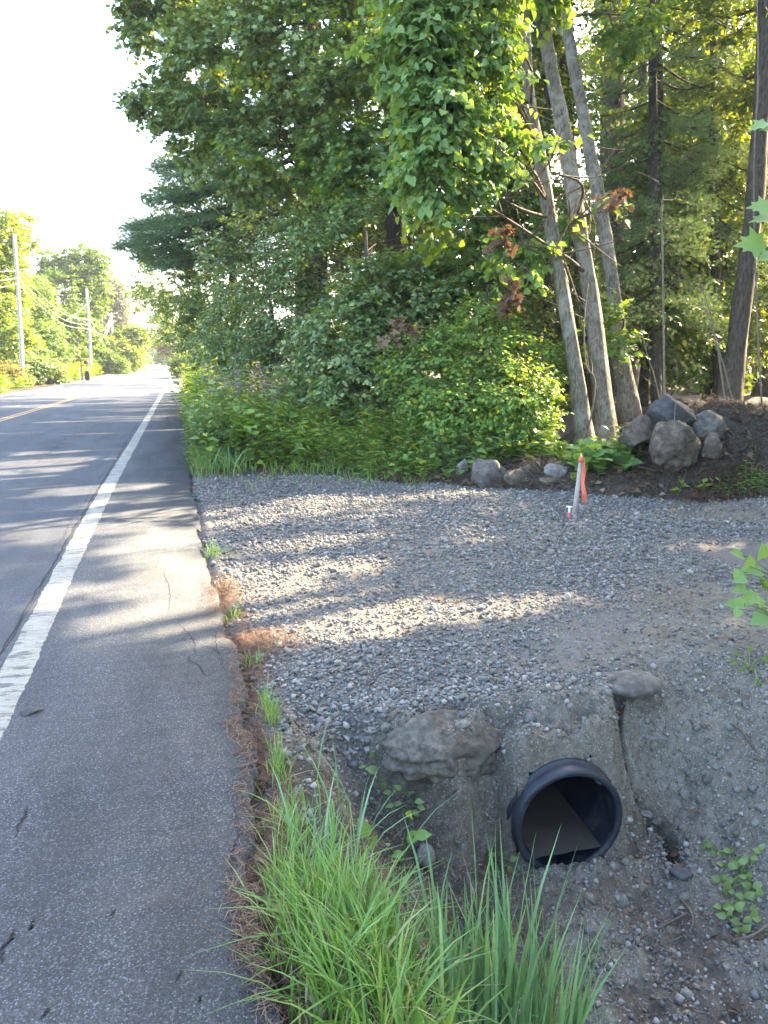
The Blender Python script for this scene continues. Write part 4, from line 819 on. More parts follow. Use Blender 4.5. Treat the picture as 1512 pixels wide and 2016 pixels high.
ltree('far_shrub', 'green shrub at the right of the vanishing road', 330, 130, 690, [IB(326, 700, 130, 20, 12, n=60), IB(345, 708, 120, 14, 10, n=40)], 'leaf_maple', .4, cat='shrub', tw=1.0, r0=.05)
mb = MB(); n = 500; X_ = rng.uniform(-60, 70, n); Y_ = 215+rng.uniform(0, 25, n); Z_ = rng.uniform(0, 9, n)*(1+.3*np.sin(X_*.2))
crown(mb, None, [((x_, y_, z_), (3, 3, 2.2), 14) for x_, y_, z_ in zip(X_[:160], Y_[:160], Z_[:160])], OVAL2, .8, tw=2.0, per=(4, 4)); o = mb.build('distant_woods', M['leaf_maple']); tag(o, 'distant woods closing off the end of the road', 'woods', kind='stuff')

# utility poles and wires
def pole(label, pts, r, arms, base):
    P = pathpx(pts); P[-1] = P[-1]; t = thing('utility_pole', label, 'utility pole', base, 'utility poles along the left verge')
    mb = MB(); addtube(mb, [base]+P, [r, r*.75], seg=10, n=16); mb.build('pole_shaft', M['pole'], t, True)
    for a in arms:
        A = D(a[0], a[1], a[4]); Bq = D(a[2], a[3], a[4]); mb = MB(); addtube(mb, [A, Bq], [.045, .045], seg=4, n=2); mb.build('crossarm', M['pole'], t)
        for f in (.1, .5, .9):
            c = A*(1-f)+Bq*f; mb = MB(); addtube(mb, [c, c+[0, 0, .12]], [.03, .045], seg=6, n=3); mb.build('insulator', M['white'], t)
    return t
pole('nearest utility pole, tall and leaning slightly, at the left edge', [(43, 700, 42), (28, 462, 42)], .13, [(8, 533, 62, 531, 42)], at(47, 42, 0))
pole('middle utility pole standing behind the mailbox', [(178, 700, 62), (170, 568, 62)], .14, [(152, 633, 186, 630, 62)], at(182, 62, 0))
pole('third utility pole in front of the brownish pine', [(222, 700, 88), (219, 616, 88)], .15, [(206, 618, 232, 617, 88)], at(223, 88, 0))
pole('thin white utility pole at the far end of the road', [(303, 700, 170), (303, 654, 170)], .17, [(290, 668, 322, 664, 170)], at(303, 170, 0))
def wire(label, A, B, sag, r=.011):
    m = (np.array(A)+np.array(B))/2-[0, 0, sag]; mb = MB(); addtube(mb, [A, m, B], [r, r], seg=4, n=16, cap=False); o = mb.build('power_wire', M['wire']); tag(o, label, 'wire', 'overhead wires on the left verge')
for k, (y1, y2) in enumerate(((533, 630), (548, 640), (559, 648))):
    q = ['highest', 'middle', 'lowest'][k]; a = D(35, y1, 42); b = D(175, y2, 62); c = D(220, 618+k*8, 88); z = D(-300, y1-70+k*25, 22)
    wire('%s wire from the nearest pole out of the left edge' % q, z, a, .5, .014); wire('%s wire between the nearest and middle poles' % q, a, b, .8, .016); wire('%s wire sagging between the middle and third poles' % q, b, c, 1.3, .022)
wire('slanting guy wire left of the middle pole', D(172, 598, 62), D(128, 632, 58), .1, .02)

# mailbox on its post
mbx = G(166, 749); th = thing('mailbox', 'mailbox on a wooden post with a dark bin at the left verge', 'mailbox', mbx)
def box(name, c, d, mat, parent, bev=.02):
    import bmesh
    bm = bmesh.new(); bmesh.ops.create_cube(bm, size=1); bmesh.ops.scale(bm, vec=d, verts=bm.verts); bmesh.ops.bevel(bm, geom=bm.edges[:], offset=bev, segments=2, affect='EDGES')
    me = bpy.data.meshes.new(name); bm.to_mesh(me); bm.free(); me.materials.append(M[mat]); o = bpy.data.objects.new(name, me); COL.objects.link(o); o.parent = parent; o.location = c; return o
box('post', (-.12, 0, .6), (.11, .11, 1.2), 'post', th); box('post', (-.26, .1, .45), (.05, .05, .9), 'white', th); box('brace', (.08, 0, .95), (.5, .07, .07), 'post', th, .01)
mb = MB(); V, F, F3 = tube([mbx+[.2, -.25, 1.16], mbx+[.2, .28, 1.16]], [.13, .13], seg=14, n=2); mb.add(V, F); mb.F3.append(F3); mb.build('letter_box', M['mail_red'], th, True)
box('flag', (.34, -.1, 1.22), (.015, .05, .14), 'pink', th, .003); box('bin', (.2, .05, .28), (.3, .3, .56), 'mail_dark', th, .05); box('bin_lid', (.2, .05, .59), (.33, .33, .04), 'mail_dark', th, .015)

# reflector post, small
# ------------------------------------------------------------ survey stake and marker
sp = hit(1130, 1017); st = thing('survey_stake', 'leaning wooden survey stake with bright orange ribbon in the gravel', 'stake', sp)
tp = sp+np.array([.095, .03, .0]); t_ = (sp-CAM)@cf
top = D(1146, 893, t_+.0); dv = nrm(top-sp); sd = nrm(np.cross(dv, cf)); nn_ = np.cross(sd, dv)
def prism(A, B_, w0, w1, th_, name, mat, par):
    V = []
    for P, w_ in ((A, w0), (B_, w1)):
        for a, b in ((-1, -1), (1, -1), (1, 1), (-1, 1)): V.append(P+sd*a*w_/2+nn_*b*th_/2)
    link(name, mesh(name, np.array(V), np.array([[0, 1, 5, 4], [1, 2, 6, 5], [2, 3, 7, 6], [3, 0, 4, 7], [3, 2, 1, 0], [4, 5, 6, 7]])), M[mat], par)
lenm = np.linalg.norm(top-sp); A1 = sp+dv*(lenm*.92)
prism(sp-dv*.15, A1, .045, .045, .02, 'shaft', 'stake', st); prism(A1, top+sd*.01, .047, .006, .021, 'pointed_tip', 'stake_top', st)
mb = MB(); r0_ = A1-cf*.03
addtube(mb, [A1+sd*.0-dv*.035, A1-dv*.0], [.036, .036], seg=8, n=3)
rp = [D(a, b, t_-.03) for a, b in ((1147, 900), (1150, 925), (1147, 950), (1150, 970), (1151, 988))]
ws = [.03, .05, .035, .05, .085]; V = []
S = spline(rp, 18); W = np.interp(np.linspace(0, 1, 18), np.linspace(0, 1, 5), ws)
for k in range(18):
    tw_ = .6*sin(k*.5); V += [S[k]-(cr*cos(tw_)+cf*sin(tw_))*W[k]/2, S[k]+cf*.012*sin(k*.9), S[k]+(cr*cos(tw_)+cf*sin(tw_))*W[k]/2]
i = np.arange(17)[:, None]*3; mb.add(np.array(V), np.concatenate([np.stack([i+j, i+j+1, i+j+4, i+j+3], -1).reshape(-1, 4) for j in (0, 1)])); mb.build('ribbon', M['orange'], st, True)
mk = hit(1121, 1020); t2 = (mk-CAM)@cf; mt = thing('marker_pin', 'short pink survey pin with a flat white cap left of the stake', 'marker', mk)
mtop = D(1121, 998, t2); mm = mk*.5+mtop*.5
mb = MB(); addtube(mb, [mk-[0, 0, .1], mm], [.016, .016], seg=10, n=3); mb.build('pink_flagging', M['pink'], mt, True)
mb = MB(); addtube(mb, [mm, mtop], [.012, .012], seg=10, n=3); mb.build('pin', M['white'], mt, True)
mb = MB(); addtube(mb, [mtop, mtop+[0, 0, .006]], [.034, .034], seg=14, n=2); mb.build('cap', M['white'], mt)

# ------------------------------------------------------------ herbs, grasses
def blades(mb, pos, h, wd, bend, seg=4, az=None, fold=.25):
    n = len(pos); az = rng.uniform(0, 2*pi, n) if az is None else az; bend = np.where((rng.random(n) < .12) & (h < .3), bend+.9, bend)
    d = np.stack([np.cos(az), np.sin(az), np.zeros(n)], -1); s = np.stack([-np.sin(az), np.cos(az), np.zeros(n)], -1)
    tw_ = rng.normal(0, .5, n); V = []
    for k in range(seg+1):
        f = k/seg; out = bend*h*f**2; up = h*(f-.35*bend*f**2.5)
        c = pos+d*out[:, None]+np.array([0, 0, 1])*up[:, None]; w_ = wd*(np.sin(min(1, f*1.25+.28)*pi*.5) if f < .6 else (1-f)/.4)*.5
        ss = s*np.cos(tw_*f)[:, None]+d*np.sin(tw_*f)[:, None]
        if k == seg: V.append(c)
        else: V += [c-ss*w_[:, None], c+ss*w_[:, None]]
    V = np.stack(V, 1); m = V.shape[1]; f4 = np.array([[2*k, 2*k+1, 2*k+3, 2*k+2] for k in range(seg-1)]); f3 = np.array([[2*seg-2, 2*seg-1, 2*seg]])
    n0 = mb.n; off = (np.arange(n)*m)[:, None, None]
    mb.add(V.reshape(-1, 3), (f4[None]+off).reshape(-1, 4)); mb.F3.append((f3[None]+off).reshape(-1, 3)+n0)
def clump(name, label, cx, cy, n, rx, ry, h, wd, bend, mat, group=None, cat='grass', hv=.35, part=None):
    x = cx+rng.normal(0, rx, n); y = cy+rng.normal(0, ry, n); k_ = x > edge_x(y)+.015; x = x[k_]; y = y[k_]; n = len(x); z = height(x, y)-.01; mb = MB()
    az = np.arctan2(y-cy, x-cx)+rng.normal(0, 1.5, n)
    blades(mb, np.stack([x, y, z], -1), h*rng.uniform(1-hv*1.4, 1+hv, n), wd*rng.uniform(.6, 1.3, n), bend*rng.uniform(.3, 1.5, n), az=az)
    th = thing(name, label, cat, (cx, cy, hz(cx, cy)), group); mb.build(part or 'blades', M[mat], th); return th
GG = 'grass clumps along the pavement edge'
for px, py, n, rx, ry, h, wd, bd, mt_, lb in (
    (655, 1900, 520, .095, .14, .20, .0065, .45, 'grass', 'lush bright green grass clump in the middle foreground'),
    (600, 1790, 320, .05, .12, .15, .005, .5, 'grass', 'short bright grass tuft beside the needle-covered edge'),
    (715, 1850, 280, .08, .10, .22, .0065, .45, 'grass', 'taller bright green grass on the ditch side of the clump'),
    (770, 2010, 300, .10, .10, .26, .008, .5, 'grass', 'bright grass cut off by the bottom edge of the photo'),
    (1030, 2130, 150, .075, .06, .68, .0125, .16, 'grass_blue', 'tall blue-green grass stems in front of the pipe'),
    (930, 2120, 110, .08, .07, .46, .011, .24, 'grass_blue', 'blue-green grass left of the tallest stems'),
    (1130, 2120, 34, .07, .05, .55, .008, .16, 'grass_blue', 'sparse blue-green stems right of the tallest ones'),
    (700, 1900, 60, .12, .14, .24, .005, .7, 'grass_dry', 'dead straw-coloured blades tangled through the lush clump'),
    (575, 1650, 110, .035, .09, .15, .0045, .45, 'grass', 'fine wispy grass above the lush clump'),
    (550, 1520, 90, .025, .11, .13, .004, .4, 'grass', 'narrow strip of fine grass along the crumbling edge'),
    (528, 1410, 90, .022, .08, .13, .004, .35, 'grass', 'fine green tuft at the corner of the gravel'),
    (498, 1310, 40, .03, .04, .11, .004, .5, 'grass_dull', 'small grey-green tuft beside the sunlit needles'),
    (415, 1095, 70, .05, .06, .13, .005, .6, 'grass', 'farthest small tuft on the pavement edge'),
    (445, 1160, 40, .03, .06, .10, .004, .6, 'grass_dry', 'thin dry tuft in the sunlit gravel corner'),
    (455, 1225, 50, .03, .05, .11, .004, .5, 'grass', 'small sunlit tuft at the dark gravel streak'),
    (640, 1690, 40, .06, .08, .26, .007, .5, 'grass_blue', 'loose blue-green blades leaning over the ditch'),
    (690, 1640, 22, .08, .08, .34, .006, .6, 'grass_blue', 'sparse long blades arching toward the boulder'),
    (610, 1480, 16, .03, .05, .26, .006, .6, 'grass_dry', 'a few straw-coloured blades over the dark stones')):
    P = hit(px, py) if py <= 2010 else G(px, py, -.55)
    if py > 2010: P[2] = hz(P[0], P[1])
    clump('grass_clump', lb, P[0], P[1], n, rx, ry, h, wd, bd, mt_, GG)
# verge herbs, beyond the gravel and along the right side of the road
def herbs(name, label, px, t, n, rx, ry, h, leafn, lsize, mat, tmpl=LANCE, group='weeds on the right verge', cat='weeds', pos=None, stuff=False):
    n = int(n*1.5); h = h*(1.08 if pos is None else 1)
    c = at(px, t) if pos is None else np.array(pos); x = c[0]+rng.normal(0, rx, n)*.8; y = c[1]+rng.normal(0, ry, n)*.8
    k = (x > edge_x(y)+.05) & ((y > far_edge(x)+.02) | (y < 3.4)) if c[0] > 0 else (x < left_x(y)-.1); x = x[k]; y = y[k]; n = len(x)
    if n == 0: return
    z = height(x, y); hn = vnoise(xyz(x*2.6, y*2.6), 99); hh = h*rng.uniform(.45, 1.25, n)*(1+.45*hn); A = np.stack([x, y, z], -1); lean = rng.normal(0, .16, (n, 2)); Bq = A+np.c_[lean*hh[:, None], hh]
    th = thing(name, label, cat, c, group); mbt = MB(); twigs(mbt, A, Bq, .004, .002); mbt.build('stems', M['stem'], th)
    f = np.tile((np.arange(leafn)+1)/leafn, n)[:, None]; P = np.repeat(A, leafn, 0)*(1-f)+np.repeat(Bq, leafn, 0)*f; m = len(P)
    a = np.tile(np.arange(leafn)*2.4, n)+np.repeat(rng.uniform(0, 6, n), leafn); ax = nrm(np.stack([np.cos(a), np.sin(a), rng.uniform(-.1, .7, m)], -1)); up = nrm(np.array([0, 0, 1.])+rng.normal(size=(m, 3))*.3-ax*.3)
    mb = MB(); mb.add(*scatter(*tmpl, P, frames(ax, up), lsize*1.15*rng.uniform(.5, 1.35, m))); mb.build('leaves', M[mat], th); return th
H = [(430, 12.3, 120, .4, .6, .6, 12, .12, 'herb', LANCE, 'leafy green weeds near the road above the gravel corner'), (520, 11.9, 170, .5, .5, .55, 12, .12, 'herb', OVAL, 'yellow-green willow-leaved weeds right of the corner grass'),
     (620, 11.8, 170, .5, .5, .55, 12, .13, 'herb', LANCE, 'dense bright weeds in front of the middle shrubs'), (700, 11.3, 170, .5, .45, .6, 12, .12, 'herb', LANCE, 'tall narrow-leaved weeds under the big round-leaved shrub'),
     (780, 10.9, 150, .45, .4, .5, 10, .11, 'herb', LANCE, 'loose weeds with a few yellow leaves beside the bare soil'), (850, 10.6, 80, .4, .35, .4, 8, .10, 'herb', OVAL, 'broad-leaved weeds left of the egg-shaped stone'),
     (860, 11.2, 60, .3, .3, .55, 9, .10, 'leaf_yellow', MAPLE2, 'light yellow-green seedlings by the soil mound'), (440, 15, 170, .5, 1.2, .7, 12, .14, 'herb', LANCE, 'green weeds along the road before the purple flowers'),
     (560, 13.6, 130, .6, .6, .7, 11, .13, 'leaf_bright', OVAL, 'fresh green saplings behind the willow-leaved weeds'), (420, 20, 200, .5, 2.5, .8, 10, .17, 'herb', LANCE, 'weeds bordering the road in the middle distance'),
     (400, 30, 220, .5, 4, .8, 9, .22, 'herb', LANCE, 'weeds bordering the road further away'), (1000, 10.2, 60, .4, .25, .28, 7, .11, 'leaf_maple', OVAL, 'low round leaves above the row of stones'),
     (1100, 10.3, 50, .35, .25, .3, 7, .11, 'leaf_maple', OVAL, 'low leaves at the foot of the leftmost trunk'), (1180, 9.6, 36, .25, .2, .3, 7, .13, 'leaf_bright', HEART, 'broad bright leaves just right of the survey stake'),
     (1240, 9.8, 26, .3, .2, .3, 7, .11, 'leaf_maple', OVAL, 'scattered seedlings left of the boulder pile'), (1345, 8.7, 8, .2, .1, .2, 6, .09, 'herb', OVAL, 'small seedlings in front of the pale rounded boulder'),
     (1480, 8.6, 40, .3, .2, .22, 8, .07, 'leaf_maple', LANCE, 'dark green weeds low at the right end of the mound')]
H += [(400, 11.6, 70, .3, .4, .75, 9, .11, 'leaf_blue', OVAL, 'darker blue-green weeds at the road side of the gravel corner'), (650, 12.4, 60, .5, .4, .9, 9, .12, 'leaf_blue', OVAL, 'taller dark weeds behind the dense bright ones'), (740, 10.9, 36, .35, .25, .7, 8, .12, 'leaf_yellow', LANCE, 'yellowing willow-leaved sprigs at the middle of the gravel far edge'),
      (560, 11.4, 36, .35, .3, .62, 9, .11, 'leaf_yellow', LANCE, 'yellow-green sprigs right of the corner hummock'), (460, 13, 50, .4, .5, .8, 9, .12, 'leaf_maple', OVAL, 'mid-green broad-leaved weeds below the purple flowers'), (900, 10.3, 40, .35, .2, .35, 8, .10, 'grass_dull', LANCE, 'thin dull weeds above the egg-shaped stone'),
      (820, 11.4, 60, .4, .4, .8, 9, .12, 'leaf_maple', OVAL, 'dark leafy stems between the round-leaved shrub and the mound')]
for px, t, n, rx, ry, h, ln_, ls, mt_, tp_, lb in H: herbs('weed_patch', lb, px, t, n, rx, ry, h, ln_, ls, mt_, tp_)
for px, t, n, rx, ry, h, lb in ((405, 10.9, 420, .26, .35, .42, 'rounded blue-green grass hummock at the road corner of the gravel'), (470, 10.8, 170, .4, .35, .19, 'low grass fringe along the gravel far edge, left part'), (620, 10.6, 170, .5, .35, .19, 'low grass fringe along the gravel far edge, middle part'), (770, 10.1, 170, .4, .35, .19, 'low grass fringe along the gravel far edge, right part'), (395, 14, 600, .2, 1.6, .35, 'roadside grass strip beyond the corner hummock'), (380, 22, 700, .25, 4, .45, 'roadside grass strip in the middle distance'), (372, 38, 700, .3, 8, .6, 'roadside grass strip in the far distance')):
    P = at(px, t); P[0] = max(P[0], .3+rx) if t > 12 else P[0]; clump('grass_clump', lb, P[0], P[1], n, rx, ry, h, .012*t/11, .8, 'grass_dull' if 'hummock' in lb else 'herb', 'grass on the right verge')
# purple flowering plant
pp = at(505, 13.4); th = herbs('purple_flower_plant', 'tall plant with pale purple flower spikes in front of the shrubs', 0, 0, 110, .5, .3, 1.0, 9, .13, 'leaf_blue', LANCE, None, 'flowering plant', pos=pp)
mb = MB(); n = 60; x = pp[0]+rng.normal(0, .5, n); y = pp[1]+rng.normal(0, .25, n); A = np.stack([x, y, rng.uniform(.8, 1.2, n)], -1); az = rng.normal(0, .1, (n, 2)); Bq = A+np.c_[az, np.full(n, .38)]
k = 16; f = np.tile(np.arange(k)/k, n)[:, None]; P = np.repeat(A, k, 0)*(1-f)+np.repeat(Bq, k, 0)*f; mb.add(*scatter(*OCT, P+rng.normal(0, .012, P.shape), randrot(len(P)), .035*(1.2-f[:, 0]))); mb.build('flower_spikes', M['purple'], th)
# left verge
for x_, y_, n, rx, ry, h, mt_, lb in ((-9.5, 40, 500, .9, 5, .6, 'herb', 'shaded weeds on the left verge below the nearest pole'), (-8.2, 62, 500, .9, 5, .7, 'leaf_yellow', 'glowing yellow weeds around the mailbox'), (-7.4, 78, 500, .7, 8, .8, 'leaf_yellow', 'glowing yellow weeds past the middle pole'), (-7.5, 110, 400, .8, 14, .9, 'leaf_sun', 'sunlit weeds along the far left verge'), (-3, 178, 400, 4, 3, 1.2, 'leaf_yellow', 'yellow weeds where the road disappears')):
    herbs('weed_patch', lb, 0, 0, n, rx, ry, h, 9, .28, mt_, OVAL2, 'weeds on the left verge', pos=(x_, y_, 0))
P0 = G(40, 770); 

# near plants with large leaves: each leaf its own part
def leafplant(name, label, root, leaves, mat, tmpl=HEART, stemr=.004, group=None, smat='stem', chain=False):
    t = thing(name, label, 'plant', root, group); me = mesh('leaf', *((tmpl[0], tmpl[1]))); me.materials.append(M[mat]); mb = MB(); root = np.array(root); prev = None
    for P, ax, up, s in leaves:
        P = np.array(P); R = frames(np.array([ax], float), np.array([up], float))[0]; o = bpy.data.objects.new('leaf', me); COL.objects.link(o); o.parent = t
        Mx = mathutils.Matrix([list(R[0])+[0], list(R[1])+[0], list(R[2])+[0], [0, 0, 0, 1]]); o.matrix_local = mathutils.Matrix.Translation(mathutils.Vector(P-root))@Mx@mathutils.Matrix.Scale(s, 4)
        if chain:
            if prev is not None and np.linalg.norm(P-prev) < .16: addtube(mb, [prev-np.array([0, 0, .01]), (prev+P)/2, P], [stemr*.7, stemr*.4], seg=4, n=4, cap=False)
            prev = P; continue
        mid = (root+P)/2+np.array([0, 0, .03]); addtube(mb, [root, mid, P], [stemr, stemr*.5], seg=4, n=6, cap=False)
    mb.build('stems', M[smat], t); return t
def imleaves(spec, t, s, upn=(0, -.3, 1)):
    out = []
    for px, py, ang, sc in spec:
        a = radians(ang); ax = cr*cos(a)+cu*sin(a)*.6-cf*.25*sin(a)+rng.normal(0, .1, 3); P = D(px, py, t+rng.uniform(-.06, .06)) if t else hit(px, py)-cf*rng.uniform(.02, .07)+np.array([0, 0, .01]); out.append((P, ax, np.array(upn)+rng.normal(0, .25, 3)-cf*.5, s*sc))
    return out
leafplant('broadleaf_plant', 'large heart-shaped leaves reaching in from the right edge over the gravel', D(1560, 1170, 4.4), imleaves([(1462, 1095, 150, .8), (1480, 1120, 200, .7), (1500, 1100, 100, .9), (1458, 1125, 240, .7), (1470, 1140, 210, .75), (1490, 1130, 320, 1.2), (1470, 1160, 190, .8), (1500, 1150, 300, 1.4), (1512, 1180, 280, 1.2), (1485, 1165, 260, .9), (1515, 1090, 60, 1), (1525, 1130, 20, 1.2), (1530, 1160, 330, 1.2), (1500, 1125, 170, .8), (1475, 1115, 90, .7)], 4.4, .105), 'leaf_bright', HEART)
leafplant('broadleaf_plant', 'sparse heart-shaped leaves below the large ones at the right edge', D(1540, 1230, 4.1), imleaves([(1465, 1190, 150, .8), (1450, 1188, 200, .7), (1495, 1185, 170, .6), (1512, 1215, 200, 1.2), (1500, 1195, 100, .7), (1520, 1190, 20, .8), (1455, 1200, 260, .6)], 4.1, .09), 'leaf_bright', HEART)
leafplant('broadleaf_plant', 'yellowing sunlit leaves on the bank at the right edge', hit(1475, 1320), imleaves([(1450, 1290, 160, .6), (1470, 1285, 80, .6), (1490, 1300, 20, .9), (1500, 1290, 300, .8), (1440, 1305, 200, .6), (1460, 1315, 240, .7), (1510, 1305, 330, .8), (1480, 1335, 270, .6), (1430, 1300, 180, .5), (1500, 1340, 20, .4), (1490, 1350, 300, .4)], None, .06), 'leaf_sun', OVALN)
vs_ = []
for px, py in ((1400, 1672), (1430, 1670), (1440, 1690), (1420, 1700), (1450, 1705), (1470, 1690), (1410, 1725), (1440, 1730), (1462, 1722), (1425, 1750), (1450, 1755), (1475, 1745), (1410, 1775), (1435, 1780), (1460, 1775), (1490, 1765), (1425, 1800), (1445, 1820), (1470, 1800), (1380, 1660), (1485, 1670)):
    a0 = rng.uniform(0, 360)
    for k in range(3): vs_.append((px, py, a0+k*100+rng.uniform(-15, 15), rng.uniform(.7, 1.15)))
leafplant('creeper_vine', 'dark green three-leaved creeper hanging down the right bank', hit(1450, 1650), imleaves(vs_, None, .047, (-.3, -.6, .8)), 'leaf_blue', OVALN, .003, chain=True)
leafplant('creeper_vine', 'small three-leaved creeper on the soil left of the pipe', hit(800, 1560), imleaves([(770, 1560, 170, .8), (790, 1550, 120, .9), (800, 1565, 60, .8), (815, 1570, 20, .9), (790, 1575, 220, .9), (810, 1590, 300, 1), (775, 1580, 200, .8), (820, 1585, 340, .8), (745, 1520, 150, 1.3), (760, 1535, 250, 1.1), (735, 1495, 100, .8), (720, 1505, 200, .7)], None, .048), 'leaf_blue', OVALN, .003, chain=True)
leafplant('creeper_vine', 'little green creeper under the lower left rim of the pipe', hit(990, 1710), imleaves([(975, 1682, 170, .8), (985, 1678, 70, .8), (1000, 1690, 30, .9), (995, 1700, 300, .9), (1005, 1712, 340, .8), (980, 1710, 220, .8), (990, 1722, 260, .8), (968, 1690, 200, .6)], None, .045), 'leaf_maple', OVALN, .003, chain=True)
leafplant('broadleaf_weed', 'broad pointed weed leaves rising from the grass left of the pipe', hit(790, 1700), imleaves([(808, 1612, 95, 1.1), (815, 1645, 20, 1.2), (800, 1655, 40, 1.3), (725, 1650, 100, 1.5), (730, 1670, 70, 1.1), (795, 1680, 200, .9)], 2.9, .055), 'grass', OVALN, .004)
leafplant('broadleaf_weed', 'broad weed leaves low beside the reddish needles', hit(620, 1930), imleaves([(600, 1915, 170, 1.6), (615, 1905, 60, 1.3), (640, 1885, 50, 1.5), (600, 1925, 215, 1.1), (625, 1960, 190, 1.3), (650, 1965, 350, 1.2), (650, 1950, 200, .9)], 2.3, .055), 'grass', OVALN, .004)
leafplant('maple_branch', 'bright maple leaves of a near branch at the right edge', D(1620, 470, 4.6), imleaves([(1512, 482, 180, 1.35), (1530, 430, 190, 1.1), (1520, 410, 160, 1.0), (1535, 500, 200, 1.0), (1540, 470, 120, 1.2), (1515, 240, 200, .9), (1530, 260, 160, .8)], 4.6, .15, (0, -.2, .8)), 'leaf_bright', MAPLE, .004, smat='twig')

# ------------------------------------------------------------ litter
def needles(name, label, n, fx, mat='needle_litter', ln=.07, wd=.0016, lift=.012):
    x, y = fx(n); n = len(x); z = height(x, y)+rng.uniform(.003, lift, n); onp = x < edge_x(y)+.0; z[onp] = .003+rng.uniform(0, lift*.7, onp.sum()); a = rng.uniform(0, 2*pi, n); d = np.stack([np.cos(a), np.sin(a), rng.normal(0, .22, n)], -1)*(ln*rng.uniform(.5, 1.2, n))[:, None]/2
    c = np.stack([x, y, z], -1); s = np.stack([-np.sin(a), np.cos(a), 0*a], -1)*wd; md = c+np.stack([-np.sin(a), np.cos(a), 0*a], -1)*rng.normal(0, .012, n)[:, None]+[0, 0, .004]
    V = np.stack([c-d-s*.5, c-d+s*.5, md+s, md-s, c+d+s*.3, c+d-s*.3], 1).reshape(-1, 3); off = (np.arange(n)*6)[:, None, None]
    F = (np.array([[0, 1, 2, 3], [3, 2, 4, 5]])[None]+off).reshape(-1, 4); o = link(name, mesh(name, V, F), M[mat]); tag(o, label, 'litter', kind='stuff')
def fx_edge(n):
    y = rng.uniform(1.3, 4.9, n); x = edge_x(y)+.05+rng.normal(0, .05, n)+.03*vnoise(xyz(y*3, y*0), 95); k = (x > edge_x(y)-.05-.05*rng.random(n)*(vnoise(xyz(y*5, y*0), 96)+.6)) & (rng.random(n) < .45+.6*vnoise(xyz(x*9, y*6), 97)+.25*(y < 2.6)); return x[k], y[k]
needles('pine_needles', 'reddish pine needle litter along the broken pavement edge', 13000, fx_edge)
def fx_c(n):
    P = hit(1410, 975); return P[0]+rng.normal(0, .22, n), P[1]+rng.normal(0, .10, n)
needles('pine_needles', 'orange pine needle patch at the gravel edge by the mound', 1500, fx_c, wd=.004, ln=.12, lift=.07)
def fx_m(n):
    x = rng.uniform(2.5, 9, n); y = far_edge(x)+rng.uniform(-.05, 2.2, n)**1.0; return x, y
def fx_g(n):
    P = G(470, 1262); Q = G(440, 1170); k = rng.random(n) < .5
    return np.where(k, P[0]+abs(rng.normal(0, .16, n)), Q[0]+rng.normal(0, .07, n)), np.where(k, P[1]+rng.normal(0, .12, n), Q[1]+rng.normal(0, .3, n))
needles('pine_needles', 'orange-brown pine needles on the sunlit corner between pavement and gravel', 2600, fx_g, lift=.03)
needles('forest_litter', 'dead stalks and roots tangled over the soil mound', 15000, fx_m, 'straw', ln=.22, wd=.003, lift=.06)
needles('forest_litter_dark', 'dark rootlets matted over the soil mound', 6000, fx_m, 'dead_leaf', ln=.3, wd=.004, lift=.07)
def fx_d(n): return rng.uniform(.45, 1.3, n), rng.uniform(2.0, 3.0, n)
needles('rootlets', 'fine dark roots on the shaded left wall of the ditch', 2600, fx_d, 'dead_leaf', ln=.07, wd=.0016, lift=.02)
def fx_e(n): return rng.uniform(.5, 3.4, n), rng.uniform(1.6, 5, n)
needles('straw_litter', 'thin straw bits scattered over soil and gravel', 1500, fx_e, 'grass_dry', ln=.05, wd=.0014, lift=.015)
mb = MB(); x, y = fx_m(2600); z = height(x, y)+rng.uniform(0, .05, len(x)); mb.add(*scatter(*OVAL2, np.stack([x, y, z], -1), tiltrot(len(x), .6), .085*rng.uniform(.5, 1.3, len(x))))
x = rng.uniform(.5, 2.9, 160); y = rng.uniform(1.7, 3.1, 160); z = height(x, y)+.008; mb.add(*scatter(*OVAL2, np.stack([x, y, z], -1), tiltrot(160, .4), .04*rng.uniform(.5, 1.3, 160)))
x = rng.uniform(.3, 6, 420); y = rng.uniform(3.2, 9.5, 420); z = height(x, y)+.022; mb.add(*scatter(*OVAL2, np.stack([x, y, z], -1), tiltrot(420, .4), .04*rng.uniform(.4, 1.4, 420)))
o = mb.build('dead_leaves', M['dead_leaf']); tag(o, 'brown dead leaves scattered over mound and ditch', 'leaf litter', kind='stuff')
def stick(name, label, pts, r0, r1, mat='twig', lift=.008, side=None):
    P = [hit(a, b)+[0, 0, lift] for a, b in pts]; t = thing(name, label, 'stick', P[0]); mb = MB(); addtube(mb, P, [r0, r1], seg=7, n=18, bump=.12); mb.build('stem', M[mat], t, True)
    if side:
        for s_ in side: mb = MB(); addtube(mb, [hit(a, b)+[0, 0, lift] for a, b in s_], [r0*.7, r1*.6], seg=6, n=10); mb.build('side_twig', M[mat], t)
stick('fallen_stick', 'forked dead stick on the ditch floor in front of the pipe', [(1222, 1865), (1260, 1850), (1310, 1825), (1352, 1803)], .006, .004, 'twig', .012, [[(1250, 1855), (1245, 1870)], [(1222, 1865), (1200, 1840)]])
stick('fallen_stick', 'curved dead stick beside the forked one in the ditch', [(1335, 1770), (1360, 1800), (1362, 1830), (1340, 1850), (1300, 1865)], .006, .003, 'twig', .012, [[(1345, 1845), (1352, 1855)]])
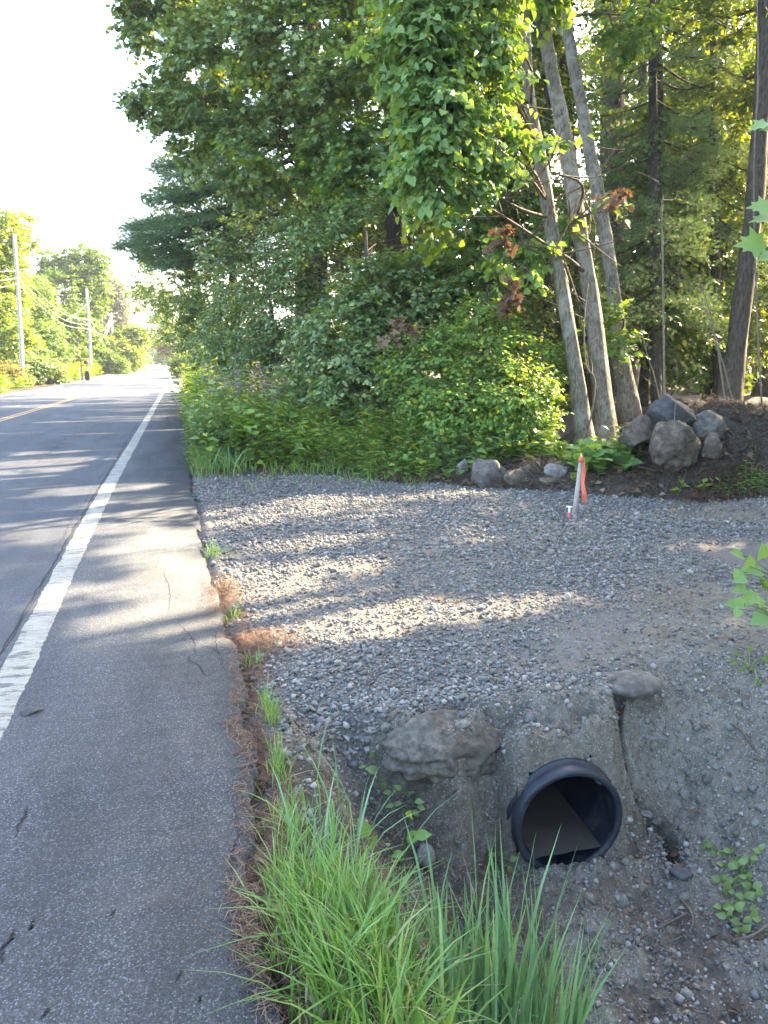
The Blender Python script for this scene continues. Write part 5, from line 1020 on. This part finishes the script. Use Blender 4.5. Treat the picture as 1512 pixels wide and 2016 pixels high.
stick('fallen_stick', 'cut branch end lying on the needles at the bottom edge', [(612, 1970), (625, 1990), (640, 2015)], .011, .012, 'twig_pale', .02)
stick('fallen_stick', 'short dark twig lying on the paved shoulder', [(250, 1362), (275, 1355), (290, 1347)], .004, .0025, 'bark_dark', .035 )
stick('fallen_stick', 'long bare stick across the foot of the right bank', [(1512, 1828), (1480, 1850), (1440, 1860)], .005, .003, 'twig_pale', .02)
stick('fallen_stick', 'thin grey stick on the upper right slope', [(1440, 1428), (1465, 1450), (1485, 1480), (1492, 1490)], .005, .003, 'twig', .012)
stick('fallen_branch', 'dark fallen branch slanting through weeds beside the egg-shaped stone', [(865, 940), (890, 920), (925, 900), (945, 895)], .02, .012, 'bark_dark', .08)
stick('fallen_branch', 'grey branch lying on soil left of the pale rounded boulder', [(1230, 925), (1262, 928), (1290, 935)], .02, .012, 'twig', .05)
# broken asphalt piece by the white line
pz = G(62, 1402); rock('asphalt_chunk', 'crumbled dark asphalt chunk at the edge of the white line', 'asphalt', (pz[0], pz[1], .006), (.10, .09, .03), 'rock_dark', 55, (0, 0, .3), sub=3, rough=.3)

# ------------------------------------------------------------ thin haze volume added to lift the shadows
hm = bpy.data.materials.new('haze'); hm.use_nodes = True; ht = hm.node_tree; ht.nodes.clear()
ho = ht.nodes.new('ShaderNodeOutputMaterial'); hv = ht.nodes.new('ShaderNodeVolumePrincipled'); hv.inputs['Color'].default_value = (.92, .95, 1, 1); hv.inputs['Density'].default_value = .0006; hv.inputs['Anisotropy'].default_value = .0
ht.links.new(hv.outputs[0], ho.inputs['Volume'])
x0, x1, y0, y1, z0, z1 = -450, 450, -70, 950, -3, 40
V = np.array([[x, y, z] for z in (z0, z1) for x, y in ((x0, y0), (x1, y0), (x1, y1), (x0, y1))], float)
hz_ = link('haze', mesh('haze', V, np.array([[0, 3, 2, 1], [4, 5, 6, 7], [0, 1, 5, 4], [1, 2, 6, 5], [2, 3, 7, 6], [3, 0, 4, 7]])), hm); tag(hz_, 'thin pale haze added over the scene to lift the shadows', 'haze', kind='stuff')
